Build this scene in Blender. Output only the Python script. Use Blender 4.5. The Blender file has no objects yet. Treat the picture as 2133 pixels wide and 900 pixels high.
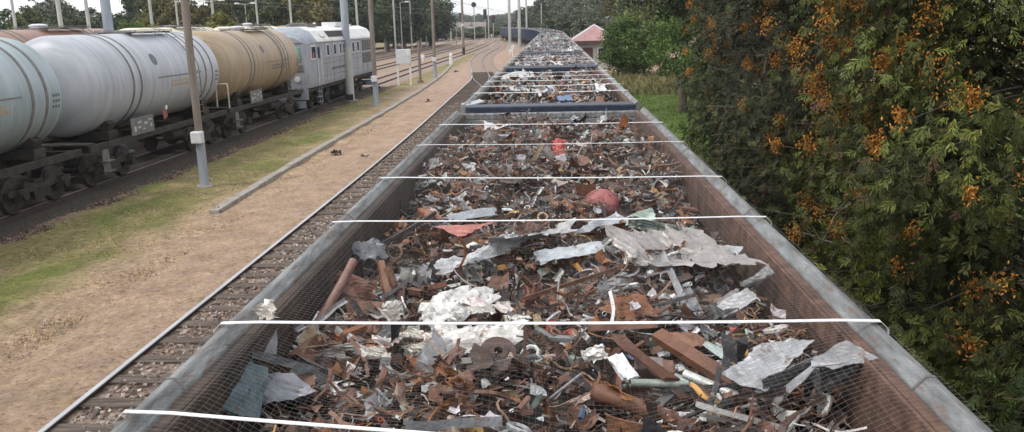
import bpy, math, random
import numpy as np
from mathutils import Vector, Matrix
R = math.radians
random.seed(7); rng = np.random.default_rng(7)
S = bpy.context.scene
COL = S.collection

# ------------------------------------------------------------------ camera
PITCH, YAW, ROLL, CZ, FPX = R(13.14), R(3.03), R(1.4), 4.5, 1726.0
fw = np.array([-math.sin(YAW)*math.cos(PITCH), math.cos(YAW)*math.cos(PITCH), -math.sin(PITCH)])
rt = np.array([math.cos(YAW), math.sin(YAW), 0.0]); up0 = np.cross(rt, fw)
r2 = rt*math.cos(ROLL) - up0*math.sin(ROLL); u2 = up0*math.cos(ROLL) + rt*math.sin(ROLL)
CAM = np.array([0, 0, CZ])
cd = bpy.data.cameras.new('camera'); cam = bpy.data.objects.new('camera', cd); COL.objects.link(cam)
cd.sensor_width = 36; cd.lens = 36*FPX/2133; cd.clip_start = 0.05; cd.clip_end = 6000
m = Matrix.Identity(4)
for i in range(3):
    m[i][0] = r2[i]; m[i][1] = u2[i]; m[i][2] = -fw[i]; m[i][3] = CAM[i]
cam.matrix_world = m
S.camera = cam

# ------------------------------------------------------------------ light
SUN_EL, SUN_AZ = R(52), R(235)       # azimuth clockwise from +Y (north)
w = bpy.data.worlds.new("World"); S.world = w; w.use_nodes = True
nt = w.node_tree; bg = nt.nodes['Background']
sky = nt.nodes.new('ShaderNodeTexSky'); sky.sky_type = 'NISHITA'; sky.sun_disc = False
sky.sun_elevation = SUN_EL; sky.sun_rotation = SUN_AZ; sky.air_density = 1.6; sky.dust_density = 4.0; sky.ozone_density = 1.0
tc = nt.nodes.new('ShaderNodeTexCoord')
ns = nt.nodes.new('ShaderNodeTexNoise'); ns.inputs['Scale'].default_value = 2.6; ns.inputs['Detail'].default_value = 6
mp = nt.nodes.new('ShaderNodeMapping'); mp.inputs['Scale'].default_value = (1, 1, 3)
nt.links.new(tc.outputs['Generated'], mp.inputs['Vector']); nt.links.new(mp.outputs['Vector'], ns.inputs['Vector'])
rmp = nt.nodes.new('ShaderNodeValToRGB')
rmp.color_ramp.elements[0].position = 0.3; rmp.color_ramp.elements[0].color = (11.0, 11.4, 12.0, 1)
rmp.color_ramp.elements[1].position = 0.7; rmp.color_ramp.elements[1].color = (17.0, 17.1, 17.3, 1)
nt.links.new(ns.outputs['Fac'], rmp.inputs['Fac'])
mx = nt.nodes.new('ShaderNodeMix'); mx.data_type = 'RGBA'; mx.inputs[0].default_value = 0.85
nt.links.new(sky.outputs['Color'], mx.inputs[6]); nt.links.new(rmp.outputs['Color'], mx.inputs[7])
nt.links.new(mx.outputs[2], bg.inputs['Color']); bg.inputs['Strength'].default_value = 0.082
sd = bpy.data.lights.new('sun', 'SUN'); sun = bpy.data.objects.new('sun', sd); COL.objects.link(sun)
sd.energy = 1.5; sd.angle = R(10); sd.color = (1.0, 0.95, 0.88)
sdir = Vector((math.sin(SUN_AZ)*math.cos(SUN_EL), math.cos(SUN_AZ)*math.cos(SUN_EL), math.sin(SUN_EL)))
sun.rotation_euler = sdir.to_track_quat('Z', 'Y').to_euler()
S.view_settings.view_transform = 'Standard'; S.view_settings.look = 'None'
S.view_settings.exposure = 0.26; S.view_settings.gamma = 1.0; S.view_settings.use_curve_mapping = False
S.cycles.max_bounces = 5; S.cycles.diffuse_bounces = 3; S.cycles.glossy_bounces = 2
S.cycles.transparent_max_bounces = 4; S.cycles.use_denoising = True

# ------------------------------------------------------------------ helpers
def ray(x, y): return fw + r2*(x-1066.5)/FPX - u2*(y-450)/FPX
def at(x, y, z):                                   # the point of the horizontal plane z seen at that place of the photograph
    d = ray(x, y); return CAM + d*((z-CZ)/d[2])
def atY(x, y, Y):
    d = ray(x, y); return CAM + d*(Y/d[1])

def mat(name, c1, c2=None, scale=5.0, rough=0.6, metal=0.0, bump=0.0, bscale=None, lo=0.35, hi=0.65, attr=False,
        rust=0.0, stretch=(1, 1, 1), spec=0.5, detail=6, rustcol=(0.13, 0.055, 0.03)):
    mt = bpy.data.materials.new(name); mt.use_nodes = True
    n = mt.node_tree; L = n.links; b = n.nodes['Principled BSDF']
    b.inputs['Roughness'].default_value = rough; b.inputs['Metallic'].default_value = metal
    b.inputs['Specular IOR Level'].default_value = spec
    t = n.nodes.new('ShaderNodeTexCoord'); mpp = n.nodes.new('ShaderNodeMapping'); mpp.inputs['Scale'].default_value = stretch
    L.new(t.outputs['Object'], mpp.inputs['Vector'])
    no = n.nodes.new('ShaderNodeTexNoise'); no.inputs['Scale'].default_value = scale; no.inputs['Detail'].default_value = detail
    no.inputs['Roughness'].default_value = 0.62
    L.new(mpp.outputs['Vector'], no.inputs['Vector'])
    if attr:
        at_ = n.nodes.new('ShaderNodeAttribute'); at_.attribute_name = 'tint'
        mr = n.nodes.new('ShaderNodeMapRange'); mr.inputs[1].default_value = 0.3; mr.inputs[2].default_value = 0.7
        mr.inputs[3].default_value = 0.62; mr.inputs[4].default_value = 1.22
        L.new(no.outputs['Fac'], mr.inputs[0])
        mu = n.nodes.new('ShaderNodeMix'); mu.data_type = 'RGBA'; mu.blend_type = 'MULTIPLY'; mu.inputs[0].default_value = 1
        L.new(at_.outputs['Color'], mu.inputs[6]); L.new(mr.outputs[0], mu.inputs[7]); out = mu.outputs[2]
    else:
        rp = n.nodes.new('ShaderNodeValToRGB')
        rp.color_ramp.elements[0].position = lo; rp.color_ramp.elements[0].color = (*c1, 1)
        rp.color_ramp.elements[1].position = hi; rp.color_ramp.elements[1].color = (*(c2 or c1), 1)
        L.new(no.outputs['Fac'], rp.inputs['Fac']); out = rp.outputs['Color']
    if rust > 0:
        n2 = n.nodes.new('ShaderNodeTexNoise'); n2.inputs['Scale'].default_value = scale*1.7; n2.inputs['Detail'].default_value = 8
        n2.inputs['Roughness'].default_value = 0.7; L.new(mpp.outputs['Vector'], n2.inputs['Vector'])
        r3 = n.nodes.new('ShaderNodeMapRange'); r3.inputs[1].default_value = 0.66-rust*0.3; r3.inputs[2].default_value = 0.74-rust*0.25
        L.new(n2.outputs['Fac'], r3.inputs[0])
        m3 = n.nodes.new('ShaderNodeMix'); m3.data_type = 'RGBA'
        L.new(r3.outputs[0], m3.inputs[0]); L.new(out, m3.inputs[6]); m3.inputs[7].default_value = (*rustcol, 1); out = m3.outputs[2]
    L.new(out, b.inputs['Base Color'])
    if bump > 0:
        n4 = n.nodes.new('ShaderNodeTexNoise'); n4.inputs['Scale'].default_value = bscale or scale*3; n4.inputs['Detail'].default_value = 5
        L.new(mpp.outputs['Vector'], n4.inputs['Vector'])
        bu = n.nodes.new('ShaderNodeBump'); bu.inputs['Strength'].default_value = bump; bu.inputs['Distance'].default_value = 0.02
        L.new(n4.outputs['Fac'], bu.inputs['Height']); L.new(bu.outputs['Normal'], b.inputs['Normal'])
    return mt

M = {}
M['scrap'] = mat('scrap_metal', (1,1,1), attr=True, scale=14, rough=0.55, metal=0.15, rust=0.38, bump=0.25, spec=0.55)
M['clean'] = mat('painted_scrap', (1,1,1), attr=True, scale=11, rough=0.42, metal=0.25, rust=0.3, bump=0.3, spec=0.6, rustcol=(0.19,0.13,0.10))
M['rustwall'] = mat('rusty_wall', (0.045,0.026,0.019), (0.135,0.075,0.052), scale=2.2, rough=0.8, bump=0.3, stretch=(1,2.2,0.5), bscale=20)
M['rustshade'] = mat('shaded_rusty_wall', (0.03,0.022,0.018), (0.085,0.055,0.042), scale=2.2, rough=0.85, bump=0.3, stretch=(1,2.2,0.5), bscale=20)  # left wall and lip: rust darkened, shade put into the colour
M['bedmid'] = mat('brown_ballast', (0.07,0.05,0.038), (0.30,0.22,0.175), scale=5, rough=0.95, bump=0.9, bscale=26)
M['bedpink'] = mat('pinkish_ballast', (0.14,0.10,0.08), (0.42,0.31,0.25), scale=14, rough=0.95, bump=0.9, bscale=26)
M['shadebed'] = mat('shaded_dirt_bed', (0.02,0.016,0.014), (0.08,0.06,0.05), scale=14, rough=0.95, bump=0.8, bscale=30)  # dark dirt with the shadow under the tank wagons put into its colour
M['rustlip'] = mat('rusty_lip', (0.07,0.036,0.027), (0.19,0.105,0.075), scale=9, rough=0.75, bump=0.3)
M['galv'] = mat('weathered_grey_rail', (0.11,0.115,0.115), (0.33,0.35,0.36), scale=9, rough=0.5, metal=0.2, rust=0.42, bump=0.3, stretch=(2,0.35,1), rustcol=(0.19,0.13,0.1))
M['bluewagon'] = mat('blue_wagon_paint', (0.02,0.035,0.075), (0.035,0.06,0.12), scale=3, rough=0.55, rust=0.25)
M['navy'] = mat('navy_paint', (0.014,0.02,0.04), (0.03,0.04,0.07), scale=5, rough=0.5, rust=0.12)
M['greyblue'] = mat('grey_blue_inside', (0.16,0.18,0.2), (0.26,0.28,0.3), scale=4, rough=0.65, rust=0.35)
M['strap'] = mat('white_strap', (0.72,0.73,0.74), (0.85,0.85,0.86), scale=20, rough=0.45)
M['wire'] = mat('galvanised_wire', (0.14,0.135,0.13), (0.3,0.29,0.28), scale=30, rough=0.5, metal=0.3)
M['black'] = mat('black_steel', (0.018,0.016,0.015), (0.05,0.042,0.038), scale=6, rough=0.75, rust=0.2)
M['frame'] = mat('dirty_underframe', (0.018,0.015,0.014), (0.055,0.043,0.037), scale=4, rough=0.8, rust=0.25)
M['wheel'] = mat('worn_wheel_steel', (0.03,0.025,0.022), (0.09,0.07,0.062), scale=8, rough=0.65, metal=0.2)
M['tankblue'] = mat('pale_blue_tank_paint', (0.24,0.30,0.33), (0.36,0.42,0.45), scale=1.5, rough=0.42, rust=0.16, stretch=(0.4,2.6,0.3), spec=0.5, rustcol=(0.2,0.2,0.19))
M['tankwhite'] = mat('pale_grey_tank_paint', (0.34,0.36,0.40), (0.48,0.505,0.55), scale=1.5, rough=0.42, rust=0.16, stretch=(0.4,2.6,0.3), rustcol=(0.3,0.3,0.3))
M['tanktan'] = mat('tan_tank_paint', (0.29,0.21,0.135), (0.42,0.325,0.225), scale=1.5, rough=0.5, rust=0.2, stretch=(0.4,2.6,0.3), rustcol=(0.24,0.14,0.08))
M['tankbrown'] = mat('red_brown_tank_paint', (0.22,0.12,0.09), (0.34,0.2,0.15), scale=1.0, rough=0.45, stretch=(1,1,0.35))
M['tankcream'] = mat('cream_tank_top', (0.55,0.5,0.38), (0.72,0.68,0.55), scale=2.0, rough=0.45)
M['band'] = mat('dark_tank_band', (0.12,0.115,0.11), (0.2,0.19,0.18), scale=5, rough=0.6)
M['white'] = mat('dirty_white_paint', (0.62,0.62,0.6), (0.8,0.8,0.79), scale=6, rough=0.5, rust=0.05)
M['cream'] = mat('yellowed_handrail', (0.5,0.46,0.34), (0.62,0.58,0.45), scale=8, rough=0.5)
M['orange'] = mat('orange_marking', (0.42,0.3,0.18), (0.5,0.36,0.22), scale=8, rough=0.5)
M['redmark'] = mat('red_marking', (0.22,0.06,0.055), (0.3,0.1,0.09), scale=8, rough=0.5)
M['darkmark'] = mat('dark_marking', (0.1,0.1,0.11), (0.15,0.15,0.16), scale=8, rough=0.6)
M['locogrey'] = mat('loco_grey_paint', (0.27,0.285,0.32), (0.38,0.40,0.44), scale=1.5, rough=0.5, rust=0.12, rustcol=(0.2,0.17,0.15), stretch=(1,1,0.5))
M['locoroof'] = mat('loco_roof', (0.62,0.62,0.62), (0.8,0.8,0.79), scale=1.5, rough=0.5, rust=0.15, rustcol=(0.4,0.37,0.34))  # bright white holds the sky's reflection, painted into the roof colour
M['locoteal'] = mat('loco_teal', (0.12,0.36,0.34), (0.2,0.45,0.42), scale=3, rough=0.4)
M['glass'] = mat('dark_window_glass', (0.02,0.022,0.03), (0.04,0.045,0.06), scale=1, rough=0.12)
M['redcloth'] = mat('faded_red_blind', (0.3,0.07,0.06), (0.4,0.12,0.1), scale=5, rough=0.7)
M['railtop'] = mat('polished_rail_head', (0.5,0.5,0.52), (0.68,0.67,0.68), scale=4, rough=0.28, metal=0.75, stretch=(1,0.2,1))
M['raildull'] = mat('dull_rail_head', (0.16,0.13,0.115), (0.32,0.28,0.26), scale=4, rough=0.5, metal=0.3, stretch=(1,0.2,1))
M['railweb'] = mat('rusty_rail_web', (0.045,0.03,0.024), (0.1,0.066,0.05), scale=8, rough=0.85)
M['sleeper'] = mat('weathered_sleeper', (0.05,0.038,0.03), (0.16,0.125,0.1), scale=7, rough=0.9, bump=0.4, stretch=(0.3,3,1))
M['ballast'] = mat('ballast', (0.05,0.036,0.028), (0.2,0.15,0.12), scale=16, rough=0.95, bump=1.0, bscale=28)
M['stone'] = mat('ballast_stones', (1,1,1), attr=True, scale=20, rough=0.9)
M['kerb'] = mat('concrete_duct', (0.24,0.215,0.19), (0.38,0.35,0.31), scale=5, rough=0.9, bump=0.4)
M['polewood'] = mat('old_pole', (0.16,0.13,0.11), (0.27,0.23,0.2), scale=6, rough=0.85, stretch=(1,1,0.12))
M['polegrey'] = mat('blue_grey_pole', (0.24,0.27,0.32), (0.36,0.39,0.44), scale=3, rough=0.55, stretch=(1,1,0.2))
M['polelight'] = mat('pale_pole', (0.36,0.37,0.35), (0.5,0.51,0.48), scale=3, rough=0.6, stretch=(1,1,0.2))
M['box'] = mat('light_grey_box', (0.55,0.56,0.6), (0.68,0.69,0.72), scale=5, rough=0.5)
M['leaf'] = mat('foliage', (1,1,1), attr=True, scale=1.2, rough=0.6, spec=0.25)
M['cone'] = mat('ripe_cones', (1,1,1), attr=True, scale=30, rough=0.7, spec=0.2)
M['bark'] = mat('bark', (0.07,0.05,0.04), (0.14,0.11,0.09), scale=12, rough=0.9, stretch=(1,1,0.2), bump=0.5)
M['twig'] = mat('bare_twig', (0.2,0.16,0.13), (0.34,0.28,0.24), scale=20, rough=0.85)
M['pinkroof'] = mat('faded_pink_roof', (0.32,0.18,0.18), (0.43,0.26,0.25), scale=3, rough=0.7)
M['housewall'] = mat('pale_render', (0.36,0.35,0.33), (0.5,0.48,0.46), scale=2, rough=0.9)
M['eave'] = mat('dark_eave', (0.08,0.035,0.04), (0.12,0.06,0.06), scale=3, rough=0.7)
M['farwhite'] = mat('far_white_render', (0.6,0.6,0.6), (0.75,0.75,0.76), scale=0.1, rough=0.9)
M['farroof'] = mat('far_roof', (0.16,0.13,0.13), (0.25,0.2,0.19), scale=0.1, rough=0.9)
M['hill'] = mat('far_woods', (0.035,0.055,0.04), (0.07,0.095,0.07), scale=0.06, rough=1.0)

class MB:
    def __init__(s): s.v = []; s.f = []; s.mi = []; s.c = []
    def add(s, vs, fs, col=(1,1,1), mi=0):
        o = len(s.v); s.v += [tuple(float(k) for k in v) for v in vs]
        for f in fs: s.f.append(tuple(i+o for i in f)); s.c.append(col); s.mi.append(mi)
        return s
    def box(s, c, d, rz=0, ry=0, rx=0, mi=0, col=(1,1,1), taper=1.0):
        mm = Matrix.Rotation(rz,3,'Z') @ Matrix.Rotation(ry,3,'Y') @ Matrix.Rotation(rx,3,'X')
        vs = []
        for z in (-.5,.5):
            k = taper if z > 0 else 1
            for x, y in ((-.5,-.5),(.5,-.5),(.5,.5),(-.5,.5)):
                p = mm @ Vector((x*d[0]*k, y*d[1]*k, z*d[2])); vs.append((p.x+c[0], p.y+c[1], p.z+c[2]))
        return s.add(vs, [(0,3,2,1),(4,5,6,7),(0,1,5,4),(1,2,6,5),(2,3,7,6),(3,0,4,7)], col, mi)
    def tube(s, pts, r, n=8, mi=0, col=(1,1,1), caps=True, hollow=False):
        pts = [Vector([float(k) for k in p]) for p in pts]; N = len(pts)
        rs = r if hasattr(r, '__len__') else [r]*N
        vs = []; ref = None
        for i, p in enumerate(pts):
            t = (pts[min(i+1,N-1)] - pts[max(i-1,0)])
            t = t.normalized() if t.length > 1e-9 else Vector((0,0,1))
            if ref is None:
                ref = Vector((0,0,1)) if abs(t.z) < 0.9 else Vector((1,0,0))
            a = t.cross(ref).normalized(); b = a.cross(t).normalized(); ref = b
            for k in range(n):
                an = 2*math.pi*(k+.5)/n; q = p + (a*math.cos(an)+b*math.sin(an))*rs[i]; vs.append(q)
        fs = [(i*n+k, i*n+(k+1)%n, (i+1)*n+(k+1)%n, (i+1)*n+k) for i in range(N-1) for k in range(n)]
        if hollow:
            t0 = (pts[1]-pts[0]).normalized(); t1 = (pts[-1]-pts[-2]).normalized()
            b0 = len(vs)
            for e, (i, t) in enumerate(((0,t0),(N-1,-t1))):
                base = i*n
                for k in range(n): vs.append(pts[i] + (vs[base+k]-pts[i])*0.78)
                for k in range(n): vs.append(pts[i] + (vs[base+k]-pts[i])*0.78 + t*rs[i]*2.5)
                o = b0 + e*2*n
                fs += [(base+k, base+(k+1)%n, o+(k+1)%n, o+k) for k in range(n)]
                fs += [(o+k, o+(k+1)%n, o+n+(k+1)%n, o+n+k) for k in range(n)]
                fs.append(tuple(o+n+k for k in range(n)))
        elif caps:
            fs += [tuple(range(n))[::-1], tuple((N-1)*n+k for k in range(n))]
        return s.add(vs, fs, col, mi)
    def lathe_y(s, prof, c=(0,0,0), n=40, mi=0, col=(1,1,1)):      # prof: (y, r) round the Y axis
        vs = []; N = len(prof)
        for y, r in prof:
            for k in range(n):
                a = 2*math.pi*k/n; vs.append((c[0]+r*math.cos(a), c[1]+y, c[2]+r*math.sin(a)))
        fs = [(i*n+k, (i+1)*n+k, (i+1)*n+(k+1)%n, i*n+(k+1)%n) for i in range(N-1) for k in range(n)]
        return s.add(vs, fs, col, mi)
    def lathe_z(s, prof, c=(0,0,0), n=20, mi=0, col=(1,1,1)):
        vs = []; N = len(prof)
        for z, r in prof:
            for k in range(n):
                a = 2*math.pi*k/n; vs.append((c[0]+r*math.cos(a), c[1]+r*math.sin(a), c[2]+z))
        fs = [(i*n+k, i*n+(k+1)%n, (i+1)*n+(k+1)%n, (i+1)*n+k) for i in range(N-1) for k in range(n)]
        return s.add(vs, fs, col, mi)
    def prism_y(s, prof, y0, y1, mi=0, col=(1,1,1)):               # closed (x, z) outline pushed along Y
        n = len(prof); vs = [(x, y0, z) for x, z in prof] + [(x, y1, z) for x, z in prof]
        fs = [(k, (k+1)%n, n+(k+1)%n, n+k) for k in range(n)] + [tuple(range(n))[::-1], tuple(range(n, 2*n))]
        return s.add(vs, fs, col, mi)
    def build(s, name, mats, parent=None, loc=None, smooth=False, bevel=0, tint=False):
        me = bpy.data.meshes.new(name); me.from_pydata(s.v, [], s.f)
        for x in (mats if isinstance(mats, (list, tuple)) else [mats]): me.materials.append(x)
        me.polygons.foreach_set('material_index', s.mi)
        if tint: set_tint(me, np.repeat(np.array(s.c, dtype=np.float32), [len(f) for f in s.f], axis=0))
        if smooth:
            me.polygons.foreach_set('use_smooth', [True]*len(s.f)); me.set_sharp_from_angle(angle=R(38))
        o = bpy.data.objects.new(name, me); COL.objects.link(o)
        if parent: o.parent = parent
        if loc is not None: o.location = loc
        if bevel:
            b = o.modifiers.new('bevel', 'BEVEL'); b.width = bevel; b.segments = 2; b.limit_method = 'ANGLE'
        return o

def set_tint(me, lc):
    a = me.color_attributes.new('tint', 'FLOAT_COLOR', 'CORNER')
    d = np.ones((len(lc), 4), dtype=np.float32); d[:, :3] = lc; a.data.foreach_set('color', d.ravel())

def tag(o, label=None, cat=None, group=None, kind=None):
    if label: o['label'] = label
    if cat: o['category'] = cat
    if group: o['group'] = group
    if kind: o['kind'] = kind
    return o
def empty(name, loc=(0,0,0), rz=0.0):
    o = bpy.data.objects.new(name, None); COL.objects.link(o); o.location = loc; o.rotation_euler = (0,0,rz); o.empty_display_size = 0.3
    return o
def copy_tree(o, parent=None):
    kids = [c for c in COL.objects if c.parent == o]
    c = o.copy(); COL.objects.link(c); c.parent = parent
    for k in kids: copy_tree(k, c)
    return c

def np_quads(name, V, tint, matl, parent=None, nv=4):
    """V: (N,nv,3) polygons -> one mesh; tint (N,3)"""
    N = len(V); me = bpy.data.meshes.new(name)
    me.vertices.add(N*nv); me.vertices.foreach_set('co', V.astype(np.float32).ravel())
    me.loops.add(N*nv); me.loops.foreach_set('vertex_index', np.arange(N*nv, dtype=np.int32))
    me.polygons.add(N); me.polygons.foreach_set('loop_start', np.arange(0, N*nv, nv, dtype=np.int32))
    me.polygons.foreach_set('loop_total', np.full(N, nv, dtype=np.int32))
    me.update(calc_edges=True); me.validate()
    set_tint(me, np.repeat(tint.astype(np.float32), nv, axis=0)); me.materials.append(matl)
    o = bpy.data.objects.new(name, me); COL.objects.link(o)
    if parent: o.parent = parent
    return o
def frames(dirs, norms):
    y = dirs/np.linalg.norm(dirs, axis=1, keepdims=True)
    x = np.cross(y, norms); x /= np.linalg.norm(x, axis=1, keepdims=True)+1e-9
    z = np.cross(x, y)
    return np.stack([x, y, z], axis=2)          # columns
def inst(T, P, F, s):
    """T (q,4,3) template, P (n,3), F (n,3,3), s (n,) -> (n*q,4,3)"""
    A = np.einsum('nij,qkj->nqki', F, T)*s[:, None, None, None] + P[:, None, None, :]
    return A.reshape(-1, T.shape[1], 3)

# ------------------------------------------------------------------ ground
def ground_material():
    mt = bpy.data.materials.new('dry_grass_and_gravel'); mt.use_nodes = True
    n = mt.node_tree; L = n.links; b = n.nodes['Principled BSDF']; b.inputs['Roughness'].default_value = 0.95
    b.inputs['Specular IOR Level'].default_value = 0.15
    t = n.nodes.new('ShaderNodeTexCoord')
    def noise(sc, det=6, rg=0.6, st=(1,1,1)):
        mm = n.nodes.new('ShaderNodeMapping'); mm.inputs['Scale'].default_value = st; L.new(t.outputs['Object'], mm.inputs['Vector'])
        a = n.nodes.new('ShaderNodeTexNoise'); a.inputs['Scale'].default_value = sc; a.inputs['Detail'].default_value = det
        a.inputs['Roughness'].default_value = rg; L.new(mm.outputs['Vector'], a.inputs['Vector']); return a.outputs['Fac']
    def ramp(f, pts):
        r = n.nodes.new('ShaderNodeValToRGB'); e = r.color_ramp.elements
        while len(e) < len(pts): e.new(0.5)
        for k, (p, c) in zip(e, pts): k.position = p; k.color = (*c, 1)
        L.new(f, r.inputs['Fac']); return r.outputs['Color']
    def mix(f, a, b_, blend='MIX'):
        x = n.nodes.new('ShaderNodeMix'); x.data_type = 'RGBA'; x.blend_type = blend
        if isinstance(f, float): x.inputs[0].default_value = f
        else: L.new(f, x.inputs[0])
        L.new(a, x.inputs[6]); L.new(b_, x.inputs[7]); return x.outputs[2]
    def math_(op, a, b_=None, clamp=False):
        x = n.nodes.new('ShaderNodeMath'); x.operation = op; x.use_clamp = clamp
        for i, k in enumerate((a, b_)):
            if k is None: continue
            if isinstance(k, (int, float)): x.inputs[i].default_value = k
            else: L.new(k, x.inputs[i])
        return x.outputs[0]
    def rng_(f, a, b_, c=0.0, d=1.0):
        x = n.nodes.new('ShaderNodeMapRange'); x.interpolation_type = 'SMOOTHSTEP'
        for i, k in enumerate((f, a, b_, c, d)):
            if isinstance(k, (int, float)): x.inputs[i].default_value = k
            else: L.new(k, x.inputs[i])
        return x.outputs[0]
    sp = n.nodes.new('ShaderNodeSeparateXYZ'); L.new(t.outputs['Object'], sp.inputs[0]); X, Y = sp.outputs[0], sp.outputs[1]
    tan = ramp(noise(9, 8, 0.7), [(0.3,(0.23,0.16,0.105)),(0.5,(0.44,0.32,0.215)),(0.7,(0.62,0.49,0.35))])
    gravel = ramp(noise(26, 6, 0.75), [(0.3,(0.21,0.135,0.105)),(0.52,(0.46,0.325,0.265)),(0.72,(0.68,0.53,0.45))])
    olive = ramp(noise(7, 8, 0.7), [(0.3,(0.15,0.135,0.055)),(0.55,(0.27,0.235,0.11)),(0.75,(0.40,0.34,0.18))])
    green = ramp(noise(6, 8, 0.7), [(0.3,(0.11,0.125,0.035)),(0.7,(0.24,0.265,0.085))])
    shade_dirt = ramp(noise(20, 6, 0.7), [(0.3,(0.035,0.025,0.02)),(0.7,(0.12,0.085,0.07))])
    wob = math_('MULTIPLY', math_('SUBTRACT', noise(0.35, 4), 0.5), 3.4)
    Xw = math_('ADD', X, wob)
    # dry tan -> olive towards the tank train
    f_ol = math_('MULTIPLY', rng_(Xw, -8.7, -10.4), rng_(noise(0.8, 5, 0.65), 0.28, 0.44))
    c = mix(f_ol, tan, olive)
    f_gr = math_('MULTIPLY', rng_(Xw, -8.4, -10.6), rng_(noise(0.42, 5, 0.6, (1,0.55,1)), 0.50, 0.60))
    c = mix(f_gr, c, green)
    # pinkish gravel strip between the duct and the nearer track
    f_pk = math_('MULTIPLY', math_('MULTIPLY', rng_(Xw, -9.4, -6.6), rng_(noise(2.3, 7, 0.75), 0.38, 0.62)), 0.85)
    c = mix(f_pk, c, gravel)
    f_pk2 = math_('MULTIPLY', rng_(Y, 30, 60), rng_(Xw, -12.5, -9.5)); c = mix(math_('MULTIPLY', f_pk2, 0.8), c, gravel)
    # gravelly margin and dirt darkened to stand for the shadow under the tank train
    f_m = rng_(math_('ADD', X, math_('MULTIPLY', wob, 0.25)), -12.3, -13.0); c = mix(math_('MULTIPLY', f_m, 0.7), c, gravel)
    f_d = math_('MULTIPLY', rng_(math_('ADD', X, math_('MULTIPLY', math_('SUBTRACT', noise(1.6, 6, 0.75), 0.5), 2.2)), -12.5, -13.3), math_('MULTIPLY', rng_(X, -22, -21), rng_(Y, 72, 62))); c = mix(f_d, c, shade_dirt)
    c = mix(math_('MULTIPLY', rng_(Y, 190, 260), rng_(X, -8, -14)), c, olive)
    # far yard greener
    c = mix(math_('MULTIPLY', rng_(X, -37.5, -41), rng_(noise(0.08, 4), 0.3, 0.5)), c, olive)
    # lawn on the right
    f_l = rng_(math_('ADD', X, math_('MULTIPLY', wob, 0.3)), 2.2, 3.2); lawn = ramp(noise(3, 8, 0.7), [(0.3,(0.07,0.11,0.025)),(0.7,(0.17,0.24,0.06))])
    c = mix(f_l, c, lawn)
    f_y = math_('MULTIPLY', f_l, rng_(math_('ADD', Y, math_('MULTIPLY', wob, 2.0)), 52, 58)); c = mix(f_y, c, tan)
    var = ramp(noise(1.3, 7, 0.7), [(0.3,(0.68,0.68,0.68)),(0.7,(1.2,1.18,1.15))]); c = mix(1.0, c, var, 'MULTIPLY')
    var2 = ramp(noise(14, 3, 0.6), [(0.34,(0.6,0.58,0.56)),(0.46,(1.0,1.0,1.0))]); c = mix(1.0, c, var2, 'MULTIPLY')
    L.new(c, b.inputs['Base Color'])
    bu = n.nodes.new('ShaderNodeBump'); bu.inputs['Strength'].default_value = 0.9; bu.inputs['Distance'].default_value = 0.05
    L.new(noise(22, 8, 0.75), bu.inputs['Height']); L.new(bu.outputs['Normal'], b.inputs['Normal'])
    return mt
GZ = -0.18
def gbump(x, y):
    return 0.03*math.sin(x*1.3+y*0.7)*math.sin(y*0.9-x*0.4) + 0.02*math.sin(x*3.1-y*1.7)
mb = MB()
xs = sorted(set([-1200,-500,-200,-100,-60,-40,-30,-24] + list(np.arange(-22, 12.1, 0.5)) + [14,18,25,40,80,200,500,1000]))
ys = sorted(set([-60,-30,-10] + list(np.arange(0, 60, 0.75)) + list(np.arange(60, 160, 4)) + [180,220,280,400,600,1000,1500]))
vs = [(x, y, GZ + (gbump(x, y) if -22 < x < 12 and y < 60 else 0)) for y in ys for x in xs]
nx = len(xs); fs = [(j*nx+i, j*nx+i+1, (j+1)*nx+i+1, (j+1)*nx+i) for j in range(len(ys)-1) for i in range(nx-1)]
mb.add(vs, fs); GM = ground_material()
tag(mb.build('ground', GM, smooth=True), 'dry yellowed grass and pinkish gravel of the railway yard', kind='structure')

# ------------------------------------------------------------------ tracks
def catmull(pts, step=1.5):
    P = [Vector((p[0], p[1], 0)) for p in pts]; P = [P[0]*2-P[1]] + P + [P[-1]*2-P[-2]]
    out = []
    for i in range(1, len(P)-2):
        n = max(1, int((P[i+1]-P[i]).length/step))
        for k in range(n):
            t = k/n; a, b, c, d = P[i-1], P[i], P[i+1], P[i+2]
            out.append(0.5*((2*b)+(c-a)*t+(2*a-5*b+4*c-d)*t*t+(3*b-a-3*c+d)*t**3))
    out.append(P[-2]); return out
def offset(path, d):
    out = []
    for i, p in enumerate(path):
        t = (path[min(i+1,len(path)-1)]-path[max(i-1,0)]).normalized(); out.append(p + Vector((t.y, -t.x, 0))*d)
    return out
def sweep(mb, path, prof, mi=0, zoff=0):
    n = len(prof); vs = []
    for i, p in enumerate(path):
        t = (path[min(i+1,len(path)-1)]-path[max(i-1,0)]).normalized(); s_ = Vector((t.y, -t.x, 0))
        for x, z in prof: q = p + s_*x; vs.append((q.x, q.y, z+zoff))
    fs = [(i*n+k, i*n+(k+1)%n, (i+1)*n+(k+1)%n, (i+1)*n+k) for i in range(len(path)-1) for k in range(n)]
    fs += [tuple(range(n)), tuple((len(path)-1)*n+k for k in range(n))[::-1]]
    mb.add(vs, fs, mi=mi)
RAILP = [(-0.07,-0.16),(0.07,-0.16),(0.07,-0.145),(0.014,-0.12),(0.014,-0.045),(0.036,-0.03),(0.036,-0.004),(-0.036,-0.004),(-0.036,-0.03),(-0.014,-0.045),(-0.014,-0.12),(-0.07,-0.145)]
HEADP = [(-0.04,-0.01),(0.04,-0.01),(0.034,0.0),(-0.034,0.0)]
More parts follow.
